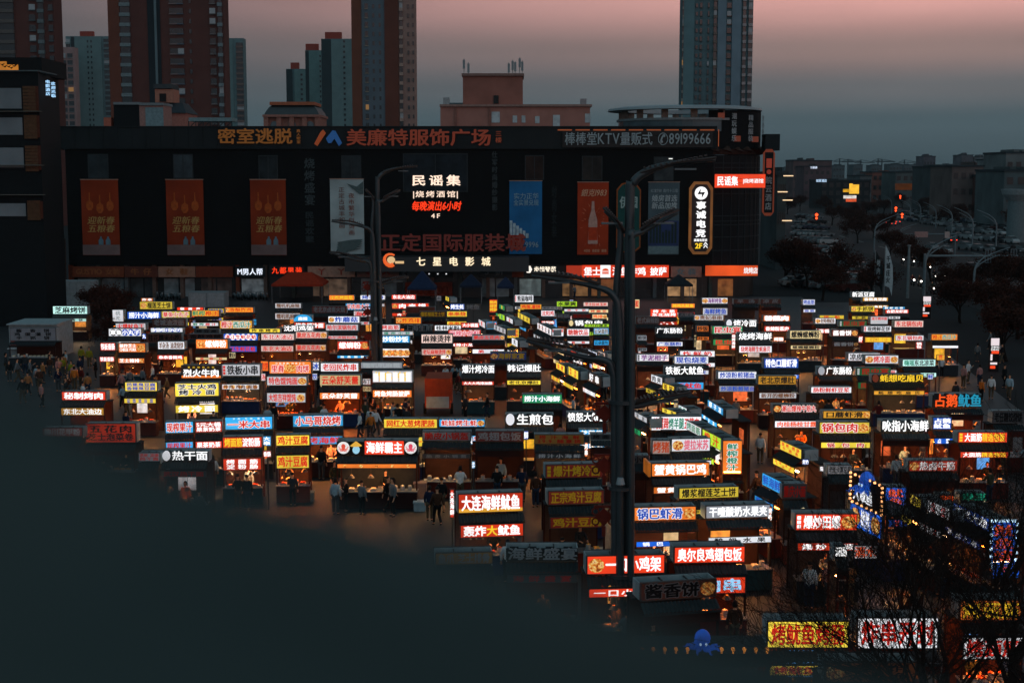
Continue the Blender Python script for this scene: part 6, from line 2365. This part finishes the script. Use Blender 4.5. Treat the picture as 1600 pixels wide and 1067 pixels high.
b.tube([(0, 0, on_y(1418, 385, p.y).z), (0, 0, on_y(1418, 383, p.y).z)], .24, 10)
tag(b.build('pole', D('5E6C6E', .5), None, p), 'plain pale post standing right of the feather flags', 'post')
for px, py, gy, lab in ((1399, 327, 352, 'red traffic signal over the tail lights'), (1409, 337, 353, 'second red traffic signal farther along the road'), (1275, 338, 372, 'red traffic signal above the parked cars'), (1406, 308, 330, 'red roof light high over the road')):
    p = on_z(px, gy)
    z = on_y(px, py, p.y).z
    t = thing('traffic_signal', lab, 'traffic light', p)
    b = MB()
    b.tube([(0, 0.2, 0), (0, 0.2, z)], .08, 6)
    b.build('post', D('3A4446'), t)
    b = MB()
    b.box(-.45, .45, 0, .15, z - .9, z + .9)
    b.build('housing', D('14181A'), t)
    b = MB()
    b.disc(0, z + .35, .38, .38, -.08, -.001, 12)
    b.disc(0, z - .5, .3, .3, -.08, -.001, 12)
    b.build('red_lens', E('FF4A20', 3.0), t)

# pylon signs by the steps
for lab, x0, x1, ya, yb in (('lit pylon sign with white blocks on red beside the steps', 1546, 1560, 528, 575), ('farther lit pylon sign with white blocks behind the pork stall', 1441, 1454, 463, 492)):
    p = on_z((x0 + x1) / 2, yb + 6)
    t = thing('pylon_sign', lab, 'sign', p)
    w, hh = (on_y(x1, yb, p.y).x - on_y(x0, yb, p.y).x) / 2, on_y(x0, ya, p.y).z
    b = MB()
    b.box(-w, w, 0, .3, 0, hh)
    b.build('pylon_body', D('1A1416'), t)
    b = MB()
    b.box(-w * .9, w * .9, -.05, -.001, hh * .78, hh * .99, 0)
    b.box(-w * .9, w * .6, -.05, -.001, hh * .22, hh * .28, 0)
    b.box(-w * .9, -w * .5, -.05, -.001, hh * .34, hh * .52, 0)
    b.box(-w * .7, w * .9, -.05, -.001, hh * .54, hh * .62, 1)
    b.box(-w * .9, w * .2, -.05, -.001, hh * .10, hh * .18, 1)
    b.build('lit_panel', [E('F4E4E8', .9), E('FF4A20', 1.0)], t)
    letters('lettering', t, 'ZHENG/DING', -w * .9, w * .9, hh * .62, hh * .77, -.06, [E('FFFFFF', .9, sample=False)])

# ------------------------------------------------------------------ far buildings along the road
def block(label, x0, x1, yt, Y, col, rows=0, dep=25, name='far_building', extra=None):
    a, c = on_y(x0, 320, Y), on_y(x1, yt, Y)
    w = c.x - a.x
    t = thing(name, label, 'building', ((a.x + c.x) / 2, Y, 0))
    b = MB()
    b.box(-w / 2, w / 2, .1, dep, 0, c.z)
    b.build('wall', D(col, .85, .3, .15, k=.62), t)
    rr_ = random.Random(int(x0))
    for k in range(rr_.choice((1, 2, 3))):
        x = rr_.uniform(-.38, .3) * w
        ww = rr_.uniform(.06, .16) * w
        b = MB()
        b.box(x, x + ww, 1, dep * .6, c.z + .61, c.z + .61 + rr_.uniform(.02, .06) * c.z)
        b.build('roof_house', D(col, .85, .3, .15, k=.5), t)
    rows = max(rows, 3)
    b = MB()
    b.box(-w / 2 - .3, w / 2 + .3, -.2, dep + .2, c.z + .01, c.z + .6)
    b.build('roof_edge', D('2A3236', .8), t)
    if rows:
        n = min(14, max(4, int(w / 3.0)))
        for r_ in range(rows):
            z = c.z * (1 - (r_ + .75) / (rows + .4))
            b = MB()
            for k in range(n):
                x = -w / 2 + w * (k + .22) / n
                b.box(x, x + w / n * .56, -.03, .09, z, z + min(2.0, c.z / rows * .5))
            b.build('window_row', D('0E1417', .4), t)
    return t


block('long low pinkish building under the small white roof letters', 1238, 1300, 252, 900, '6E5A5A', 2)
block('stepped grey building top left of the far skyline', 1238, 1268, 251, 960, '55605F', 1)
block('grey pinkish hall behind the white roof letters', 1255, 1298, 261, 820, '665458', 1)
block('dark shop row beneath the yellow lit screen', 1282, 1360, 283, 640, '30383A', 3)
block('white fronted low house beside the yellow screen', 1343, 1362, 276, 650, '6A7476', 3)
block('flat orange brown building in the middle distance', 1362, 1398, 270, 700, '8A5A4E', 0)
block('pale grey flats with window rows behind the road trees', 1398, 1452, 270, 660, '5E6A6A', 3)
block('tall dark grey stepped flats left of the blank wall', 1452, 1486, 262, 560, '4A5658', 5)
block('large pinkish grey block with blank side wall', 1486, 1537, 261, 480, '6E625E', 0)
block('dark red roofed hall right of the blank wall', 1534, 1570, 276, 470, '5A3A34', 1)
block('teal grey corner building with colonnade at the right edge', 1568, 1640, 268, 400, '5A686A', 0)
block('pale block with vertical ribs high at the right edge', 1569, 1640, 240, 520, '7A8282', 2)
block('white and grey stepped flats near the right skyline', 1546, 1572, 250, 760, '828A8A', 3)
block('tall grey mauve slab on the far skyline', 1441, 1462, 245, 1300, '6A666E', 0)
block('second grey mauve slab on the far skyline', 1500, 1521, 243, 1250, '6A686E', 0)
block('pale lower slab beside the second mauve slab', 1520, 1540, 246, 1250, '7A8084', 3)
for i, (x0, x1, yt) in enumerate(((1268, 1284, 256), (1300, 1320, 259), (1332, 1348, 258), (1360, 1378, 259), (1388, 1410, 257), (1410, 1440, 258), (1462, 1500, 258), (1224, 1240, 262))):
    block(f'{["bluish", "dim", "square", "flat", "stubby", "wide", "broad", "narrow"][i]} hazy block low on the far skyline', x0, x1, yt, 1500 + 40 * i, '5A666A', 2)
for i, x in enumerate((1311, 1324, 1344, 1371, 1377, 1412)):
    p = on_y(x, 285, 1800 + 30 * i)
    z = on_y(x, 248 + (i % 3), 1800 + 30 * i).z
    t = thing('tower_crane', f'tiny hazy tower crane on the skyline, {["first", "second", "third", "fourth", "fifth", "sixth"][i]} from the corner tower', 'crane', (p.x, p.y, 0))
    b = MB()
    b.box(-.7, .7, -.7, .7, 0, z)
    b.build('mast', D('3A4448'), t)
    b = MB()
    b.box(-8, 18, -.5, .5, z - 4.0, z - 3.0)
    b.tube([(-7, 0, z - 3), (0, 0, z), (17, 0, z - 3)], .3, 4)
    b.build('jib', D('3A4448'), t)
# colonnade in front of the teal corner building
p = on_y(1584, 420, 330)
t = thing('colonnade', 'pale stone column with flared capital under the corner building', 'column', (p.x, 330, 0))
z = on_y(1584, 300, 330).z
b = MB()
b.tube([(0, 0, 0), (0, 0, z - 2)], [2.0, 1.9], 20)
b.build('shaft', D('5A686A', .8), t)
b = MB()
b.tube([(0, 0, z - 2), (0, 0, z - .6), (0, 0, z + .6)], [2.0, 3.2, 3.6], 20)
b.build('capital', D('7A8688', .8), t)
sign('roof_sign', 'small white lit roof letters on the far pinkish building', 1266, 260, 1277, 264, '汉庭酒', ['DCE8FF'], 815, emit=1.1)
sign('roof_sign', 'bluish white lit letters lower on the far shops', 1275, 280, 1292, 285, '如家酒店', ['BFE0FF'], 638, emit=1.0)
p = on_y(1334.5, 303, 560)
t = thing('lit_screen', 'square yellow lit screen above the far shops', 'screen', (p.x, 560, p.z))
w = 7.5 * 560 / F
b = MB()
b.box(-w, w, 0, .3, 0, 2 * w * .95)
b.prism([(-w, 1.9 * w), (-w * .3, 1.9 * w), (-w * .3, 2.1 * w), (-w, 2.1 * w)], 0, .3)
b.build('screen_face', E('FFC238', 1.0, .2, .5), t)
b = MB()
b.box(-.12, .12, .31, .5, -p.z, 0)
b.build('screen_post', D('2A3234'), t)
for lab, px, py, c, n in (('short yellow lit sign beside the yellow screen', 1322, 298, 'E8A81C', 9), ('row of white shop lights under the yellow screen', 1328, 308, 'F0E8E0', 20), ('reddish lit shop window under the yellow screen', 1330, 313, 'E85A30', 16), ('orange dull hoarding across the far crossing', 1412, 292, '9A5220', 26)):
    q = on_y(px, py, 558 if n != 26 else 520)
    b = MB()
    w = n * .5 * q.y / F
    b.box(-w, w, 0, .3, -.6 if n != 26 else -1.2, .6 if n != 26 else 1.2)
    tag(b.build('shop_light' if n != 26 else 'hoarding', E(c, .8 if n != 26 else .12, .4, .6), None, q), lab, 'sign')
for i, (px, py) in enumerate(((1232, 275), (1231, 313), (1230, 345), (1223, 300))):
    q = on_y(px, py, 235)
    b = MB()
    b.box(-.8, .8, 0, .2, -.08, .08)
    tag(b.build('lit_bar', E('FFD8A8', 1.2), None, q), f'short warm light bar on the grey building edge, {["top", "second", "bottom", "third"][i]} of four', 'lamp')
block('narrow grey building edge with warm light bars beside the tower', 1214, 1229, 274, 236, '4A5658', 0, 15)

# ------------------------------------------------------------------ trees


def tree_mesh(seed, h, spread, depth, leaf, twig=.012, lean=0.0, droop=0.0):
    rnd = random.Random(seed)
    wood, leaves = MB(), MB()

    def grow(p, d, L, r, lv):
        n = 3
        pts, rad = [p], [r]
        for i in range(n):
            d = (d + Vector((rnd.uniform(-.22, .22), rnd.uniform(-.22, .22), rnd.uniform(-.08, .14) - droop * (lv > 2)))).normalized()
            p = p + d * L / n
            pts.append(p)
            rad.append(max(twig * .6, r * (1 - .38 * (i + 1) / n)))
        wood.tube(pts, rad, 6 if lv < 2 else 4 if lv < 3 else 3, cap=False)
        if lv >= depth:
            if leaf:
                for k in range(leaf):
                    q = pts[rnd.randrange(1, 4)] + Vector((rnd.gauss(0, .34), rnd.gauss(0, .34), rnd.gauss(0, .3)))
                    a, b_ = Vector((rnd.uniform(-1, 1), rnd.uniform(-1, 1), rnd.uniform(-1, 1))).normalized() * rnd.uniform(.08, .2), Vector((rnd.uniform(-1, 1), rnd.uniform(-1, 1), rnd.uniform(-1, 1))).normalized() * rnd.uniform(.05, .12)
                    leaves.quad(q - a, q - b_, q + a, q + b_)
            return
        nb = (rnd.choice((3, 4)) if lv < 4 else rnd.choice((2, 3))) if lv else 5
        for k in range(nb):
            t = rnd.uniform(.45, 1.0) if k else 1.0
            i = min(n - 1, int(t * n))
            q = pts[i].lerp(pts[i + 1], t * n - i)
            a = rnd.uniform(0, 6.283)
            sp = spread * rnd.uniform(.6, 1.2)
            side = d.orthogonal().normalized()
            side = Matrix.Rotation(a, 3, d) @ side
            nd = (d * math.cos(sp) + side * math.sin(sp)).normalized()
            nd.z += .12 if not leaf else rnd.uniform(-.4, .5)
            grow(q, nd.normalized(), L * rnd.uniform(.62, .9 if leaf else .82), rad[min(i + 1, 3)] * .72, lv + 1)

    grow(Vector((0, 0, 0)), Vector((lean, 0, 1)).normalized(), h * (.34 if not leaf else .25), h * (.022 if leaf else .014) + .02, 0)
    return wood, leaves


BARK, DRY = D('17120F', .9), D('33180E', .8, .5, 2)
protos = []
GT = 'street trees'
spots = [(1262, 452, 9.5), (1300, 448, 9), (1226, 447, 8.5), (1240, 432, 8), (1362, 462, 6.5), (1455, 440, 7), (1480, 470, 6), (1530, 462, 7.5), (1575, 470, 8), (1600, 480, 8.5), (1420, 415, 7), (1390, 402, 7),
         (1340, 380, 8), (1365, 372, 8), (1385, 365, 7.5), (1345, 362, 8), (1480, 352, 8), (1500, 346, 8), (1530, 350, 9), (1570, 352, 9), (1590, 362, 9), (1300, 352, 8), (1330, 345, 8), (1355, 340, 8), (1440, 336, 9), (1465, 334, 9), (1230, 335, 9), (1250, 330, 9), (1290, 330, 9), (1380, 335, 8), (1510, 335, 9), (1550, 336, 9), (1590, 340, 10), (1410, 325, 9), (1320, 322, 9),
         (1500, 505, 6.5), (1545, 515, 7), (1590, 530, 7.5), (1572, 565, 6.5), (1285, 470, 6), (172, 520, 6.5), (150, 505, 5.5), (190, 500, 4.5), (175, 545, 4.0)]
kinds = [(3, 9, .62, 4, 34), (11, 8, .7, 4, 24), (23, 8.5, .55, 4, 44)]
NAMES = ['by the corner tower', 'over the parked rows', 'touching the grey building edge', 'close to the tower foot', 'right behind the tofu letters', 'at the gantry foot', 'by the pylon sign', 'on the verge below the gantry', 'over the paved steps', 'at the far paved edge', 'left of the gantry', 'on the island before the red lights',
         'inner island', 'outer island', 'island tip', 'deep in the island', 'first across the road', 'second across the road', 'third across the road', 'beside the stone column', 'past the stone column', 'past the parked rows', 'left of the yellow screen', 'under the orange house', 'by the grey flats', 'under the grey flats', 'first by the warm light bars', 'second by the warm light bars', 'by the far shops', 'near the brake lights', 'before the blank wall', 'before the red roofed hall', 'before the ribbed block', 'at the far bend', 'under the yellow screen', 'over the dark steps', 'behind the lit pylon sign', 'at the paved edge by the steps', 'lowest at the paved edge', 'behind the grilled gluten sign', 'tallest by the kiosks', 'behind the kiosks', 'beside the yellow durian sign', 'lowest by the kiosks']
for i, (px, py, h) in enumerate(spots):
    k = i % 3
    p = on_z(px, py)
    lab = f'{["brown leaved", "half bare", "dense rusty"][k]} dark tree {NAMES[i]}'
    if i < 3:
        wd, lf = tree_mesh(*kinds[k])
        o = thing('street_tree', lab, 'tree', p, 0, GT)
        wd.build('trunk', BARK, o)
        lf.build('crown', DRY, o)
        o.scale = (h / kinds[k][1],) * 3
        protos.append(o)
    else:
        dup(protos[k], p, i * 1.7, lab, GT, (h / kinds[k][1] * 1.2, h / kinds[k][1] * 1.2, h / kinds[k][1] * 1.05))
# bare trees close by, in front of the stalls at lower right
for i, (x, y, h, rz, sd, lean, lab) in enumerate(((10.6, 30.5, 9.4, .3, 5, -.35, 'nearest bare black tree spreading twigs over the yellow and white signs'), (10.9, 33.2, 8.6, 5.0, 44, -.1, 'bare black tree with twigs across the yellow squid sign'), (12.3, 31.6, 8.9, 1.9, 73, -.25, 'bare black tree tangled with the nearest one'), (11.3, 35.6, 9.0, .2, 87, -.2, 'bare black tree in the middle of the twiggy group'), (13.4, 37.0, 10.2, 2.1, 8, -.1, 'bare black tree before the blue and white slanting signs'), (12.4, 43.0, 8.2, 4.0, 15, .05, 'bare black tree between the snail stall and the marquee'), (15.8, 46, 9.2, 1.0, 31, 0, 'bare black tree at the edge below the gluten sign'), (15.2, 39.0, 9.0, .8, 61, -.1, 'bare black tree in front of the blue bulb board'))):
    wd, lf = tree_mesh(sd, h, .62, 6, 0, .0085, lean)
    o = thing('bare_tree', lab, 'tree', (x, y, 0), rz, 'bare trees close to the viewer')
    wd.build('trunk', D('1C1512', .9), o)

# ------------------------------------------------------------------ blurred parapet close to the camera
edge = [(-420, 490), (-200, 545), (0, 606), (60, 628), (120, 662), (200, 704), (290, 736), (380, 764), (460, 786), (560, 812), (650, 838), (760, 868), (860, 905), (980, 955), (1080, 992), (1180, 1009), (1300, 1032), (1450, 1078), (1650, 1150)]
b = MB()
rows = 9
for k, (x, y) in enumerate(edge):
    p = on_y(x, y, .40)
    sl = Vector((0, -.30, -.10))
    prof = [Vector((0, .02, -.55)), Vector((0, .03, -.10)), Vector((0, .022, -.03)), Vector((0, .0, 0)), Vector((0, -.03, -.003)), Vector((0, -.10, -.02)), Vector((0, -.2, -.06)), Vector((0, -.3, -.13)), Vector((0, -.32, -.60))]
    b.v += [tuple(p + q) for q in prof]
for k in range(len(edge) - 1):
    for r_ in range(rows - 1):
        b.f.append((k * rows + r_, (k + 1) * rows + r_, (k + 1) * rows + r_ + 1, k * rows + r_ + 1))
        b.m.append(0)
    b.f.append((k * rows + rows - 1, (k + 1) * rows + rows - 1, (k + 1) * rows, k * rows))
    b.m.append(0)
for e_ in (0, len(edge) - 1):
    b.f.append(tuple(e_ * rows + q for q in range(rows)))
    b.m.append(0)
tag(b.build('parapet', D('2C3736', .9, .5, 4.0), None, None, True), 'blurred dark grey green parapet slanting across the lower corner close to the viewer', 'parapet')
for k_, v_ in LABELS.items():
    if len(v_) > 1 and len(set(v_)) > 1:
        print('DUPLABEL', k_)

# ------------------------------------------------------------------ evening air
hz = MB()
hz.box(-4200, 4200, -60, 2500, -1.5, 420)
hm = bpy.data.materials.new('evening_haze')
hm.use_nodes = True
ht = hm.node_tree
ht.nodes.remove(ht.nodes['Principled BSDF'])
pv = ht.nodes.new('ShaderNodeVolumePrincipled')
pv.inputs['Color'].default_value = lin('9FB4BA')
pv.inputs['Density'].default_value = .00009
ht.links.new(pv.outputs[0], ht.nodes['Material Output'].inputs['Volume'])
tag(hz.build('haze', hm), 0, 0, kind='stuff')
bpy.data.scenes.remove(TMP)
